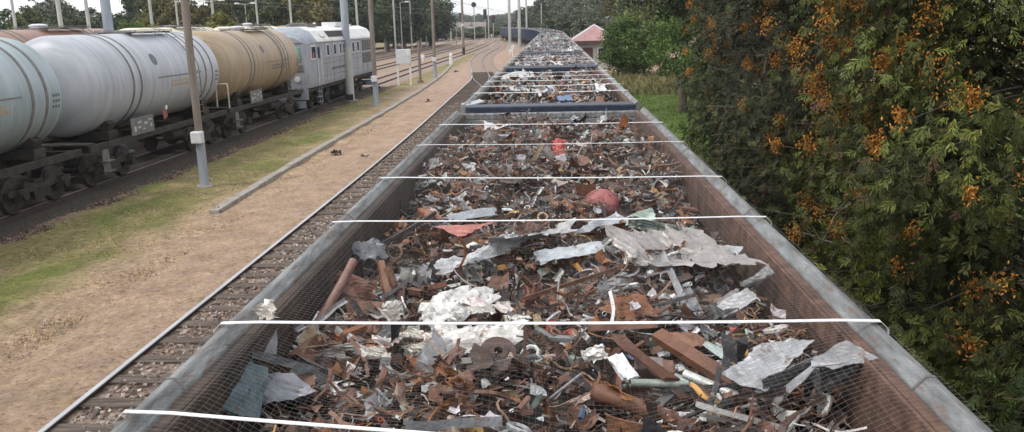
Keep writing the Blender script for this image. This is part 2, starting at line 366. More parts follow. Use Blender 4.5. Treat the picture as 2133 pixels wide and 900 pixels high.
def track(pts, label, y_sleep=(0, 120), skip=None, step=1.5, bed=True, rails=(-1, 1), dz=0.0, bedw=1.75, bedm='ballast', bedz=-.125, split=None, top='raildull', nearbed='shadebed'):
    e = empty('railway_track', (0,0,0)); tag(e, label, kind='structure')
    path = catmull(pts, step)
    for s_ in rails:
        rb = MB(); sweep(rb, offset(path, s_*0.752), RAILP, zoff=dz); sweep(rb, offset(path, s_*0.752), HEADP, mi=1, zoff=dz)
        rb.build('rail', [M['railweb'], M[top if s_ < 0 else 'raildull']], e, smooth=False)
    if bed:
        for bm_, pt in ((bedm, [q for q in path if split is None or q.y > split-1.6]), (nearbed, [q for q in path if split is not None and q.y <= split])):
            if len(pt) > 1: bb = MB(); sweep(bb, pt, [(-bedw-.45,-0.2),(bedw+.45,-0.2),(bedw,bedz),(-bedw,bedz)]); bb.build('ballast_bed', M[bm_], e)
    sb = MB(); d = 0.0; last = None; n = 0
    fine = catmull(pts, 0.1)
    for i in range(1, len(fine)):
        d += (fine[i]-fine[i-1]).length
        if d >= 0.62:
            d = 0; p = fine[i]
            if y_sleep[0] <= p.y <= y_sleep[1]:
                t = (fine[i]-fine[i-1]).normalized()
                sb.box((p.x, p.y, -0.115+random.uniform(-.006,.006)), (2.55+random.uniform(-.06,.06), 0.25, 0.13), rz=math.atan2(t.y, t.x)-math.pi/2+random.uniform(-.01,.01)); n += 1
    if n: tag(sb.build('sleepers', M['sleeper'], e), kind='stuff')
    return e
curve = lambda y: 0.0 if y < 95 else -13.0*((y-95)/140)**2
track([(-5.25,-6),(-5.25,10),(-5.25,26),(-5.38,38),(-5.62,50),(-5.86,62),(-6.1,70),(-7.2,82),(-8.6,94),(-10.0,112),(-10.7,132),(-10.9,160),(-13.5,200),(-20,250)],
      'track with one shiny rail beside the scrap train, curving away left', (0, 66), bedm='bedpink', split=50, nearbed='bedmid', bedz=-.082, top='railtop')
track([(-0.055+curve(y), y) for y in (-6, 30, 60, 95, 120, 150, 180, 210, 240)], 'track under the scrap train', (0, 0))
track([(-1.6,38),(-2.9,50),(-4.6,62),(-5.9,70),(-7.25,82)], 'turnout track crossing out from under the scrap train', (40, 80), bed=False, dz=0.004)
for X, lab in ((-14.72, 'track under the tank train'), (-19.5, 'track under the second row of tank wagons'), (-24.6, 'third track beyond the locomotive'), (-30.2, 'fourth track beyond the locomotive'), (-36.0, 'outermost track of the yard')):
    track([(X,-6),(X,30),(X,90),(X+.5,150),(X-1,220),(X-6,300)], lab, (0, 0), bedw=1.6, step=4, bedm='bedpink', split=66 if X > -22 else None)
sh = MB(); pth = catmull([(-5.25,-6),(-5.25,10),(-5.25,26),(-5.38,38),(-5.62,50),(-5.86,62),(-6.1,70),(-7.2,82),(-8.6,94),(-10.0,112),(-10.7,132)], 1.5)
sweep(sh, pth, [(-2.7,-.19),(-.83,-.19),(-.83,-.035),(-1.0,-.03),(-1.5,-.05),(-2.2,-.12)])
tag(sh.build('gravel_path', GM, smooth=False), 'pinkish gravel shoulder filled up to the shiny rail', kind='structure')
# concrete cable duct
kb = MB()
kp = catmull([(-8.85,20.6),(-8.9,22.4),(-9.06,27.5),(-9.2,34.6),(-9.3,45.1),(-9.7,62),(-10.4,78),(-11.5,94),(-11.9,98)], 1.0)
for i in range(len(kp)-1):
    a, b = kp[i], kp[i+1]; c = (a+b)/2; t = b-a
    kb.box((c.x, c.y, GZ+0.02+random.uniform(-.015,.015)), (0.27+random.uniform(-.015,.015), t.length-0.03, 0.2), rz=math.atan2(t.y,t.x)-math.pi/2)
tag(kb.build('cable_duct', M['kerb'], bevel=0.015), 'low concrete cable duct curving along the dry grass strip', 'cable duct')
mb = MB(); mb.tube([(-11.95,98.6,GZ),(-11.95,98.6,1.0)], [0.22,0.2], 10); mb.lathe_z([(0,0.2),(0.12,0.16),(0.2,0.0)], (-11.95,98.6,1.0), 10)
tag(mb.build('marker_post', M['white']), 'short white post at the far end of the cable duct', 'post')

# ------------------------------------------------------------------ scrap shapes
PAL = [((0.09,0.052,0.042),14),((0.15,0.08,0.058),18),((0.22,0.12,0.082),14),((0.28,0.13,0.06),7),((0.055,0.042,0.038),13),((0.026,0.024,0.025),10),
       ((0.15,0.145,0.145),9),((0.28,0.28,0.29),8),((0.45,0.45,0.46),8),((0.74,0.72,0.7),8),((0.36,0.27,0.19),5),((0.28,0.19,0.14),8),
       ((0.33,0.43,0.40),1.2),((0.38,0.08,0.06),0.8),((0.09,0.13,0.22),0.8),((0.5,0.3,0.1),0.8)]
PW = np.array([p[1] for p in PAL], float); PW /= PW.sum()
def pick(): c = PAL[rng.choice(len(PAL), p=PW)][0]; return tuple(min(.85, q*1.3) for q in c)
def jit(c, a=0.18):
    k = 1+random.uniform(-a, a); return tuple(min(0.9, max(0.01, x*k*(1+random.uniform(-.05,.05)))) for x in c)
def rot_rand(tilt=0.8):
    return (Matrix.Rotation(random.uniform(0,6.28),3,'Z') @ Matrix.Rotation(random.gauss(0,tilt),3,'X') @ Matrix.Rotation(random.gauss(0,tilt*.6),3,'Y'))
def crumple(u, v, folds):
    return sum(a*abs((u-cu)*math.cos(t)+(v-cv)*math.sin(t)) for a, t, cu, cv in folds)
def frag(mb, p, size, col, tilt=0.7, kind=None):
    k = kind or random.choices(('sheet','strip','chunk','wire','tube','ring'), (34,22,12,18,10,4))[0]
    mm = rot_rand(tilt); P = Vector(p)
    if k == 'sheet':
        w_, h_ = size*random.uniform(.5,1), size*random.uniform(.3,.8); fl = [(random.uniform(-.8,.8), random.uniform(0,3.14), random.uniform(-.3,.3), random.uniform(-.3,.3)) for _ in range(2)]
        vs = []; n = 3
        for j in range(n):
            for i in range(n+1):
                u, v = i/n-.5, j/(n-1)-.5
                uu, vv = u+random.uniform(-.1,.1), v+random.uniform(-.12,.12)
                q = mm @ Vector((uu*w_, vv*h_, crumple(u,v,fl)*size*.9+(.25*size if (i == n and fl[0][0] > .2) else 0))); vs.append(P+q)
        mb.add(vs, [(j*4+i, j*4+i+1, (j+1)*4+i+1, (j+1)*4+i) for j in range(n-1) for i in range(n)], col)
    elif k == 'strip':
        L_ = size*random.uniform(1,1.9); w_ = size*random.uniform(.06,.16); a = random.uniform(-1,1); hgt = w_*random.uniform(.2,1.1); tw_ = random.uniform(-.5,.5); vs = []
        for i in range(6):
            s_ = i/5-.5; z_ = a*abs(s_)*L_*.4+random.uniform(-.02,.02)*L_; yy = tw_*L_*s_*s_
            for (dy, dz) in ((-w_/2, hgt), (-w_/2, 0), (w_/2, random.uniform(0,.2)*w_)): vs.append(P+mm@Vector((s_*L_, dy+yy, dz+z_)))
        mb.add(vs, [(3*i+j, 3*i+j+1, 3*i+j+4, 3*i+j+3) for i in range(5) for j in (0,1)], col)
    elif k == 'chunk':
        o = len(mb.v); s_ = size*.5; mb.box(P, (s_, s_*random.uniform(.4,.9), s_*random.uniform(.2,.7)), col=col)
        for i in range(o, o+8):
            q = Vector(mb.v[i])-P; q = mm @ Vector((q.x*random.uniform(.6,1.2), q.y*random.uniform(.6,1.2), q.z*random.uniform(.6,1.2))); mb.v[i] = tuple(P+q)
    elif k == 'wire':
        pts = []; c = Vector((-size*.9,0,0)); d = Vector((1,0,0))
        for i in range(7):
            pts.append(P+mm@c); d = (d+Vector((random.uniform(-.7,.7), random.uniform(-.7,.7), random.uniform(-.4,.4)))).normalized(); c = c+d*size*.3
        mb.tube(pts, size*random.uniform(.015,.035)+.002, 4, col=col)
    elif k == 'tube':
        L_ = size*random.uniform(.6,1.3); a = mm@Vector((L_/2,0,0)); b = mm@Vector((0,random.uniform(-.15,.15)*L_,0)); mb.tube([P-a, P+b, P+a], size*random.uniform(.05,.14), 6, col=col, hollow=True)
    else:
        r = size*.35; pts = [P+mm@Vector((r*math.cos(t), r*math.sin(t), 0)) for t in np.linspace(0, 6.283, 10)]; mb.tube(pts, r*random.uniform(.12,.3), 5, col=col)
WX = -0.055
def sstep(a, b, x):
    t = min(1, max(0, (x-a)/(b-a))); return t*t*(3-2*t)
def heap(x, y, y0, y1, seed=0):
    n = 0.06*math.sin(x*2.7+y*1.3+seed)+0.05*math.sin(x*5.1-y*2.9+seed*2)+0.035*math.sin(y*6.3+x*3.3+seed)
    dx = x-WX
    near = sstep(6.5, 3.2, y) if seed == 0 else 0
    return (2.97+0.11*sstep(5.5,8.5,y) if seed == 0 else 3.06) + n - (0.03+0.07*near)*sstep(0.7, 1.3, abs(dx)) - 0.12*sstep(3.2, 2.3, y)*(seed == 0) - 0.05*sstep(y1-.9, y1-.1, y) - 0.05*sstep(y0+1.0, y0, y) - (0.04*near*sstep(0.2,1.2,-dx))
def rubble(y0, y1, n, smin, smax, label, seed, pale=0.0):
    mb = MB(); hx = 1.26; nx_, ny_ = 26, int((y1-y0)/.12)
    vs = [(WX-hx+2*hx*i/nx_, y0+(y1-y0)*j/ny_, heap(WX-hx+2*hx*i/nx_, y0+(y1-y0)*j/ny_, y0, y1, seed)-.12+random.uniform(-.04,.04)) for j in range(ny_+1) for i in range(nx_+1)]
    fs = [(j*(nx_+1)+i, j*(nx_+1)+i+1, (j+1)*(nx_+1)+i+1, (j+1)*(nx_+1)+i) for j in range(ny_) for i in range(nx_)]
    for f in fs: mb.add([vs[k] for k in f], [(0,1,2,3)], jit(random.choice(((.04,.025,.02),(.07,.04,.028),(.03,.024,.022))), .3))
    for k in range(n):
        x = WX+random.uniform(-hx+.05, hx-.05); y = random.uniform(y0+.05, y1-.05)
        s_ = smin+(smax-smin)*random.random()**2.2
        if k % 9 == 0: s_ *= 1.5; kd_ = 'strip'
        else: kd_ = None
        c = jit(pick()) if random.random() > pale else jit(random.choice(((.55,.55,.56),(.4,.41,.43),(.68,.66,.63),(.3,.31,.34))))
        frag(mb, (x, y, heap(x, y, y0, y1, seed)+random.uniform(-.10,.05)), s_, c, kind=kd_)
    return tag(mb.build('scrap_rubble', M['scrap'], tint=True), label, kind='stuff')

# ------------------------------------------------------------------ gondola wagons
BL = 10.9
def rounded(x0, x1, z0, z1, r=0.03):
    return [(x0+r,z0),(x1-r,z0),(x1,z0+r),(x1,z1-r),(x1-r,z1),(x0+r,z1),(x0,z1-r),(x0,z0+r)]
def bogie(e, yc, half=0.9, r=0.46, n=2, hw=0.80, parent_name='bogie', framemat='frame', boxes=True):
    b = MB()
    for s_ in (-1, 1):
        b.box((s_*1.0, yc, 0.56), (0.12, 2*half+0.9, 0.16)); b.box((s_*1.0, yc, 0.42), (0.14, 0.7, 0.34))
        for q in (-.5,.5): b.box((s_*1.0, yc+q*half, 0.66), (0.1, 0.5, 0.14), rx=q*.5)
    b.box((0, yc, 0.62), (2.0, 0.4, 0.22))
    for k in range(n):
        y = yc-half+2*half*k/(n-1)
    bo = b.build(parent_name, M[framemat], e, bevel=0.015)
    for k in range(n):
        y = yc-half+2*half*k/(n-1)
        wb = MB()
        for s_ in (-1, 1):
            wb.lathe_y([(-.07,0),(-.07,r-.03),(-.06,r),(.04,r),(.05,r+.03),(.07,r+.03),(.07,0)], n=28)
            o = len(wb.v)-7*28
            for i in range(o, len(wb.v)):
                x_, y_, z_ = wb.v[i]; wb.v[i] = (s_*0.80 - s_*y_, y+x_, r+z_)
        wb.tube([(-.8,y,r),(.8,y,r)], .08, 10)
        wb.build('wheelset', M['wheel'], bo, smooth=True)
        for s_ in (-1, 1):
            ab = MB(); ab.box((s_*1.06, y, r+.02), (0.2, 0.3, 0.3)); ab.lathe_y([(-.05,0),(-.05,.12),(.05,.13),(.05,0)], n=14)
            o = len(ab.v)-4*14
            for i in range(o, len(ab.v)):
                x_, y_, z_ = ab.v[i]; ab.v[i] = (s_*1.17 - s_*y_, y+x_, r+z_)
            for q in (-1, 1):
                for j in range(3): ab.tube([(s_*1.0, y+q*.25, .5+.06*j),(s_*1.0, y+q*.25, .53+.06*j)], .075, 8)
            ab.build('axle_box', M['frame'], bo)
    return bo
def buffers(e, ys_, z=1.02):
    for y, s_ in ys_:
        for x in (-.88, .88):
            b = MB(); b.tube([(x,y,z),(x,y+s_*.35,z)], .1, 12); b.lathe_y([(0,0),(0,.23),(.05,.23),(.07,0)] if s_ > 0 else [(0,0),(0,.23),(-.05,.23),(-.07,0)], (x,y+s_*.35,z), 16)
            b.build('buffer', M['black'], e, smooth=True)
def make_gondola(near):
    e = empty('gondola_wagon'); h = BL/2
    outer = M['greyblue'] if near else M['bluewagon']
    for s_ in (-1, 1):
        b = MB(); b.box((s_*1.43, 0, 2.18), (0.03, BL-.06, 1.95)); 
        for k in range(9): b.box((s_*1.475, -h+.5+k*(BL-1)/8, 2.15), (0.06, 0.14, 1.9))
        sw = b.build('side_wall', outer, e, bevel=0.008)
        b = MB(); b.box((s_*1.376, 0, 2.16), (0.024, BL-.2, 1.9))
        for k in range(7): b.box((s_*1.360, -h+.95+k*(BL-1.9)/6, 2.14), (0.012, 0.09, 1.84))
        b.build('wall_lining', M['rustwall'] if s_ > 0 else M['rustshade'], sw)
        b = MB(); b.prism_y(rounded(min(s_*1.44,s_*1.56), max(s_*1.44,s_*1.56), 3.10, 3.24, .045), -h, h)
        tr = b.build('top_rail', M['galv'], e, bevel=0.008)
        b = MB(); b.box((s_*1.408, 0, 3.14), (0.062, BL-.1, 0.1), ry=s_*.12); b.box((s_*1.368, 0, 3.13), (0.018, BL-.12, 0.13)); b.box((s_*1.385, 0, 3.04), (0.03, BL-.1, 0.055))
        b.build('inner_lip', M['rustlip'] if s_ > 0 else M['rustshade'], tr, bevel=0.01)
        for k in range(4):
            b = MB(); yy = -h+1.4+k*2.7; b.prism_y(rounded(min(s_*1.437,s_*1.563), max(s_*1.437,s_*1.563), 3.095, 3.244, .045), yy-.006, yy+.006)
            b.build('weld_joint', M['band'], tr)
    for s_ in (-1, 1):
        b = MB(); b.box((0, s_*(h-.05), 2.15), (2.84, 0.05, 1.9))
        for x in (-.9,-.3,.3,.9): b.box((x, s_*(h+.0), 2.15), (0.14, 0.07, 1.85))
        b.build('end_wall', M['greyblue'], e, bevel=0.008)
        b = MB(); b.box((0, s_*(h-.03 if near else h+.1), 3.15 if near else 3.17), (2.86, 0.07 if near else 0.44, 0.1 if near else .13)); b.build('end_rail', M['galv'] if near else M['navy'], e, bevel=0.02)
    b = MB(); b.box((0,0,1.18), (2.8, BL, 0.1)); b.build('floor', M['rustwall'], e)
    b = MB()
    for s_ in (-1,1): b.box((s_*1.2, 0, 1.02), (0.14, BL+.1, 0.22))
    for s_ in (-1,1): b.box((0, s_*(h+.02), 1.02), (2.6, 0.12, 0.26))
    b.build('underframe', M['frame'], e)
    bogie(e, -h+2.0, .9, .46); bogie(e, h-2.0, .9, .46)
    buffers(e, ((-h-.05,-1),(h+.05,1)))
    e.scale = (.92, 1, 1)
    return e
ordn = ['nearest','second','third','fourth','fifth','sixth','seventh','eighth','ninth','tenth','eleventh','twelfth','thirteenth','fourteenth','fifteenth','sixteenth','seventeenth','eighteenth','nineteenth','twentieth']
proto_far = None; wagons = []
for k in range(20):
    yc = 6.85+11.8*k
    if k == 0: e = make_gondola(True)
    elif k == 1: e = make_gondola(False); proto_far = e
    else: e = copy_tree(proto_far)
    e.location = (WX+curve(yc), yc, 0)
    e.rotation_euler.z = math.atan2(-(curve(yc+5.5)-curve(yc-5.5)), 11.0)
    lab = ('nearest open gondola wagon, grey rails and rusty brown inside walls, full of scrap' if k == 0 else
           f'{ordn[k]} gondola wagon of the scrap train counted from the nearest')
    tag(e, lab, 'freight wagon', 'open gondola wagons of the scrap train'); wagons.append(e)

# ------------------------------------------------------------------ scrap heaps
rubble(1.5, 12.15, 19000, 0.025, 0.16, 'dense rusty scrap fragments filling the nearest wagon', 0)
rubble(13.3, 24.0, 4200, 0.06, 0.26, 'mixed rusty and pale scrap fragments filling the second wagon', 1, 0.3)
rubble(25.1, 35.8, 2400, 0.09, 0.30, 'pale grey scrap fragments filling the third wagon', 2, 0.6)
for k in range(3, 20):
    yc = 6.85+11.8*k; mb = MB(); me_ = None
    n = 1100 if k < 8 else 300
    h = BL/2-.15
    for j in range(12):
        for i in range(6):
            x0_, x1_ = -1.27+2.54*i/6, -1.27+2.54*(i+1)/6; a, b = -h+2*h*j/12, -h+2*h*(j+1)/12
            mb.add([(x0_,a,3.05+random.uniform(-.05,.05)),(x1_,a,3.05),(x1_,b,3.05),(x0_,b,3.05)], [(0,1,2,3)], jit((.12,.11,.11)))
    for q in range(n):
        x = random.uniform(-1.25,1.25); y = random.uniform(-h, h)
        c = jit(pick()) if random.random() > 0.72 else jit(random.choice(((.55,.55,.57),(.4,.41,.44),(.68,.68,.7),(.3,.31,.34),(.2,.2,.22))))
        frag(mb, (x, y, 3.1+.05*math.sin(x*2+y)+random.uniform(-.1,.08)), random.uniform(.10,.3), c, kind=random.choice(('sheet','sheet','strip','chunk')))
    o = mb.build('scrap_rubble', M['scrap'], tint=True); o.location = wagons[k].location; o.rotation_euler = wagons[k].rotation_euler
    tag(o, f'grey mixed scrap filling the {ordn[k]} wagon', kind='stuff')

# ------------------------------------------------------------------ hand placed scrap
def sheet(name, cat, label, px, zs, col, cr=0.5, n=(9,6), rag=0.12, mat_='clean', th=0.002, parent=None):
    """four corners by where they stand in the heap, filled with a creased sheet"""
    c4 = [at(x, y, z+.045) for (x, y), z in zip(px, zs)]; ctr = sum(c4)/4
    a, b, c, d = [np.array(q)-ctr for q in c4]
    size = (np.linalg.norm(a-b)+np.linalg.norm(b-c))/2
    nrm = np.cross(b-a, d-a); nrm /= np.linalg.norm(nrm)+1e-9
    if nrm[2] < 0: nrm = -nrm
    cr *= 1.25
    fl = [(random.choice((-1,1))*random.uniform(.15,.55)*cr, random.uniform(0,3.14), random.uniform(-.4,.4), random.uniform(-.4,.4)) for _ in range(7)]
    wa, wb = random.uniform(0,6.28), random.uniform(0,6.28)
    nx_, ny_ = int(n[0]*1.5), int(n[1]*1.5); vs = []
    for j in range(ny_+1):
        for i in range(nx_+1):
            u, v = i/nx_, j/ny_; e_ = (i in (0,nx_)) or (j in (0,ny_))
            uu = u+random.uniform(-1,1)*(rag*.35 if e_ else .02); vv = v+random.uniform(-1,1)*(rag*.55 if e_ else .02)
            p = (1-uu)*(1-vv)*a+uu*(1-vv)*b+uu*vv*c+(1-uu)*vv*d
            vs.append(p+nrm*(crumple(u-.5, v-.5, fl)*size*.42+size*.05*cr*math.sin(u*9+wa+v*3)*math.sin(v*7+wb)+size*.03*cr*abs(math.sin(u*17+v*11+wb))+random.uniform(-1,1)*size*.012*cr))
    mb = MB(); mb.add(vs, [(j*(nx_+1)+i, j*(nx_+1)+i+1, (j+1)*(nx_+1)+i+1, (j+1)*(nx_+1)+i) for j in range(ny_) for i in range(nx_)], col)
    o = mb.build(name, M[mat_], loc=ctr, tint=True)
    s_ = o.modifiers.new('thick', 'SOLIDIFY'); s_.thickness = th
    if parent: o.parent = parent; o.location = Vector(ctr)-parent.location; return o
    return tag(o, label, cat)
def bar(name, cat, label, p0, z0, p1, z1, w_, h_, col, prof='flat', mat_='clean', bend=0.0, roll_=0.3):
    a, b = at(*p0, z0+.045), at(*p1, z1+.045); ctr = (a+b)/2; d = b-a; L_ = np.linalg.norm(d); t = d/L_
    s_ = np.cross(t, [0,0,1]); s_ /= np.linalg.norm(s_); u_ = np.cross(s_, t)
    s2 = s_*math.cos(roll_)+u_*math.sin(roll_); u3 = -s_*math.sin(roll_)+u_*math.cos(roll_)
    mb = MB(); N = 9
    line = [t*(L_*(i/(N-1)-.5)) + s2*bend*L_*(1-(2*i/(N-1)-1)**2) for i in range(N)]
    if prof == 'pipe': mb.tube(line, w_/2, 14, hollow=True, col=col)
    else:
        th = 0.006
        P_ = {'flat': [(-w_/2,-h_/2),(w_/2,-h_/2),(w_/2,h_/2),(-w_/2,h_/2)],
              'angle': [(-w_/2,0),(w_/2,0),(w_/2,h_),(w_/2-th,h_),(w_/2-th,th),(-w_/2,th)],
              'channel': [(-w_/2,h_),(-w_/2,0),(w_/2,0),(w_/2,h_),(w_/2-th,h_),(w_/2-th,th),(-w_/2+th,th),(-w_/2+th,h_)]}[prof]
        n = len(P_); vs = [q+s2*x*(1+.05*random.uniform(-1,1))+u3*z for q in line for x, z in P_]
        mb.add(vs, [(i*n+k, i*n+(k+1)%n, (i+1)*n+(k+1)%n, (i+1)*n+k) for i in range(N-1) for k in range(n)]+[tuple(range(n))[::-1], tuple((N-1)*n+k for k in range(n))], col)
    return tag(mb.build(name, M[mat_], loc=ctr, smooth=(prof == 'pipe'), tint=True), label, cat)
RU, RO, RD = (0.16,0.075,0.05), (0.26,0.11,0.05), (0.085,0.045,0.035)
WH, GR, GL, BK = (0.62,0.61,0.59), (0.26,0.26,0.275), (0.44,0.44,0.455), (0.045,0.045,0.05)
bar('rusty_pipe','pipe','long pinkish rusty pipe leaning out of the scrap near the left wall',(737,543),3.18,(603,748),2.80,.05,0,(0.27,0.15,0.12),'pipe',bend=-.03)
bar('rusty_pipe','pipe','long dark rusty pipe lying diagonally above the round rusty drum',(1232,812),2.98,(1455,892),2.84,.068,0,(0.2,0.1,0.065),'pipe',mat_='scrap')
bar('pale_pipe','pipe','pale green pipe lying level behind the dark rusty pipe',(1312,797),2.97,(1432,800),2.93,.034,0,(0.42,0.47,0.42),'pipe')
bar('pale_pipe','pipe','white pipe beside the thick rust beam, pointing to the right corner',(1425,778),2.95,(1550,832),2.90,.04,0,(0.66,0.68,0.66),'pipe')
bar('pale_pipe','pipe','pale blue pipe just below the white pipe',(1400,782),2.91,(1530,842),2.86,.036,0,(0.38,0.48,0.47),'pipe')
bar('steel_channel','steel channel','straight pale grey metal channel standing out of the dark hollow at right',(1386,537),3.06,(1442,660),2.92,.085,.045,(0.50,0.51,0.54),'channel',roll_=.5)
bar('steel_channel','steel channel','grey metal channel lying just left of the straight pale one',(1362,540),3.0,(1412,640),2.86,.075,.03,(0.3,0.3,0.31),'channel',roll_=-.2)
bar('dark_rod','rod','dark flat rod crossing the pale grey channel',(1360,640),2.98,(1446,614),3.02,.03,.02,(0.10,0.095,0.10))
bar('rust_beam','steel beam','thick rust brown beam ending under the crumpled grey panel',(1368,690),3.02,(1578,822),2.92,.07,.04,(0.2,0.095,0.06),'channel',mat_='scrap',roll_=2.9)
bar('rust_beam','steel beam','flat rust brown strip bending down between the white box and the pipes',(1285,698),3.03,(1400,790),2.97,.085,.012,(0.17,0.08,0.055),bend=.06)
bar('rust_beam','steel beam','short dark rust strip crossing under the flat rust strip',(1340,752),2.95,(1432,832),2.9,.06,.01,(0.14,0.07,0.05))
bar('rust_beam','steel beam','rust brown angle lying level right of the heap centre',(1225,690),2.98,(1370,682),3.0,.05,.03,(0.2,0.1,0.07),'angle')
bar('rust_beam','steel beam','long dark rust angle iron left of the heap centre',(622,780),2.84,(842,757),2.9,.07,.05,RD,'angle',mat_='scrap')
bar('rust_beam','steel beam','thin rusty bar sloping across the middle of the heap',(1092,622),3.0,(1282,560),3.02,.03,.02,RU)
bar('thin_rod','rod','thin white rod leaning in the scrap under the pale tray',(1143,832),2.9,(1212,778),3.08,.012,.012,GL,'pipe')
bar('thin_rod','rod','short upright pale rod in the middle of the heap',(1160,640),2.92,(1164,586),3.06,.012,.012,GL,'pipe')
bar('thin_rod','rod','pale upright rod behind the pale green panel',(1157,436),2.95,(1157,388),3.08,.014,.014,GL,'pipe')
bar('white_strip','metal strip','long white metal strip running towards the lower right corner',(1452,848),2.98,(1650,903),2.86,.05,.02,WH,'channel')
bar('white_strip','metal strip','second long white strip lying below the first one at lower right',(1440,862),2.92,(1600,905),2.82,.035,.015,(0.62,0.62,0.62),'channel')
bar('black_profile','metal strip','black glossy strip curving beneath the crumpled grey panel',(1380,815),2.9,(1690,812),2.92,.04,.03,BK,'channel',bend=.02)
bar('wood_batten','wooden batten','reddish wooden batten standing in the left of the heap',(793,545),3.1,(806,612),2.95,.035,.03,(0.32,0.17,0.1))
bar('wood_batten','wooden batten','second reddish wooden batten leaning beside the first',(808,556),3.08,(828,610),2.93,.035,.03,(0.27,0.14,0.09))
bar('dark_cable','cable','long dark twisted strip sloping from the left up to the pink panel',(735,540),2.98,(905,444),3.03,.035,.03,(0.06,0.045,0.045),bend=.05)
bar('rust_post','steel post','short rusty post standing by the plate with a ring',(1660,820),2.92,(1678,905),2.66,.055,.05,RO,'angle',mat_='scrap')
bar('rust_post','steel post','narrow white edged rusty post beside the other short post',(1680,850),2.86,(1692,905),2.7,.025,.03,GL,'angle')
sheet('bent_sheet','metal panel','big dark teal sheet metal panel bent up in the lower left corner',[(440,730),(562,760),(545,862),(425,842)],[3.15,3.05,2.95,3.05],(0.075,0.12,0.14),.35,rag=.05,mat_='scrap')
bar('folded_trim','metal strip','long black folded metal trim over the dark teal panel',(442,724),3.15,(655,778),2.94,.075,.03,(0.10,0.105,0.115),'channel',bend=-.03,roll_=.2)
bar('folded_trim','metal strip','black folded trim running down right from the grey flap',(610,768),2.92,(770,848),2.78,.12,.03,(0.08,0.075,0.075),'channel',roll_=-.3)
sheet('crumpled_sheet','metal sheet','blue grey folded metal flap under the black trim',[(545,782),(605,772),(655,812),(548,846)],[2.98,3.0,2.93,2.88],(0.26,0.275,0.31),.6,(6,5),.08)
sheet('metal_canister','canister','tall grey canister with crumpled white top near the left wall',[(514,662),(578,657),(576,742),(512,735)],[3.14,3.12,3.02,3.06],(0.17,0.18,0.185),.25,(6,5),.05)
sheet('white_rag','rag','dirty white crumpled rag on top of the grey canister',[(508,655),(572,632),(578,664),(520,668)],[3.16,3.2,3.15,3.14],(0.62,0.57,0.52),.9,(8,6),.25)
sheet('metal_bracket','bracket','curled white metal bracket above the black folded trim',[(544,722),(578,712),(574,752),(552,742)],[3.0,3.02,2.9,2.92],(0.55,0.56,0.57),1.2,(5,5),.1)
sheet('yellow_rag','rag','yellow crumpled rag behind the leaning pinkish pipe',[(608,682),(640,690),(655,728),(628,732)],[2.86,2.9,2.8,2.78],(0.5,0.36,0.05),1.2,(6,5),.2)
sheet('crumpled_sheet','metal sheet','pale brown crumpled sheet between the leaning pipe and the white heap',[(632,748),(740,712),(812,745),(700,770)],[2.9,2.98,2.94,2.86],(0.36,0.33,0.31),.55,rag=.12)
sheet('crumpled_sheet','metal sheet','narrow bright white sheet above the black crumpled foil at left',[(640,800),(755,782),(745,800),(650,812)],[2.88,2.93,2.92,2.86],WH,.6,(8,3),.15)
sheet('crumpled_sheet','metal sheet','black glossy crumpled sheet under the narrow white one',[(655,808),(760,795),(775,845),(690,835)],[2.84,2.88,2.8,2.78],(0.06,0.06,0.065),.9,(8,6),.1)
sheet('crumpled_sheet','metal sheet','largest bright white crumpled sheet left of the heap centre',[(862,628),(1020,566),(1034,598),(900,668)],[3.02,3.12,3.1,3.0],(0.66,0.65,0.64),.95,(14,9),.14)
sheet('crumpled_sheet','metal sheet','bright white ragged strip just beyond the middle strap',[(838,702),(1090,676),(1085,702),(850,738)],[2.97,3.03,3.01,2.95],(0.64,0.62,0.6),.9,(16,5),.2)
for i, (x, y) in enumerate(((822,655),(850,690),(812,712),(905,700),(960,690),(935,655),(990,640),(870,720),(1045,645),(1010,655),(780,735),(1075,660))):
    sheet('white_scrap','metal scrap','small torn bright white piece around the long white strip',[(x-28,y-6),(x+22,y-13),(x+30,y+6),(x-20,y+11)],[2.99,3.03,3.0,2.97],jit((0.6,0.57,0.53),.12),1.3,(6,4),.3)['group'] = 'small white scraps in the white heap'
sheet('crumpled_sheet','metal sheet','silver ribbed crumpled sheet beyond the white heap',[(885,548),(1040,498),(1115,492),(920,572)],[3.0,3.06,3.04,2.98],(0.55,0.56,0.58),.9,(14,6),.16)
sheet('crumpled_sheet','metal sheet','silver strip lying to the right above the silver ribbed sheet',[(1000,520),(1190,472),(1192,492),(1040,535)],[3.02,3.06,3.04,3.0],(0.5,0.5,0.5),.6,(12,4),.22)
sheet('crumpled_sheet','metal sheet','pale blue grey flat sheet left of the wide beige sheet',[(1112,512),(1250,502),(1262,525),(1122,552)],[3.05,3.08,3.06,3.0],(0.46,0.50,0.53),.35,(9,5),.1)
sheet('wide_sheet','metal sheet','wide beige grey torn sheet draped across the right middle of the heap',[(1245,514),(1450,497),(1592,590),(1335,575)],[3.08,3.1,3.02,3.0],(0.36,0.335,0.325),.35,(16,7),.14)
sheet('crumpled_sheet','metal sheet','pale sheet on the far right edge above the wide beige sheet',[(1440,500),(1545,510),(1535,530),(1460,528)],[3.1,3.08,3.05,3.05],(0.50,0.52,0.54),.5,(8,4),.15)
sheet('crumpled_sheet','metal sheet','upturned pale grey end of sheet beside the right wall',[(1540,598),(1600,560),(1612,580),(1570,606)],[3.0,3.16,3.12,2.98],(0.50,0.50,0.51),.6,(7,5),.08)
sheet('crumpled_sheet','metal sheet','narrow curved grey sheet under the upturned end at right',[(1470,655),(1560,605),(1582,625),(1500,678)],[2.88,3.0,2.98,2.86],(0.42,0.43,0.45),.4,(9,5),.08)
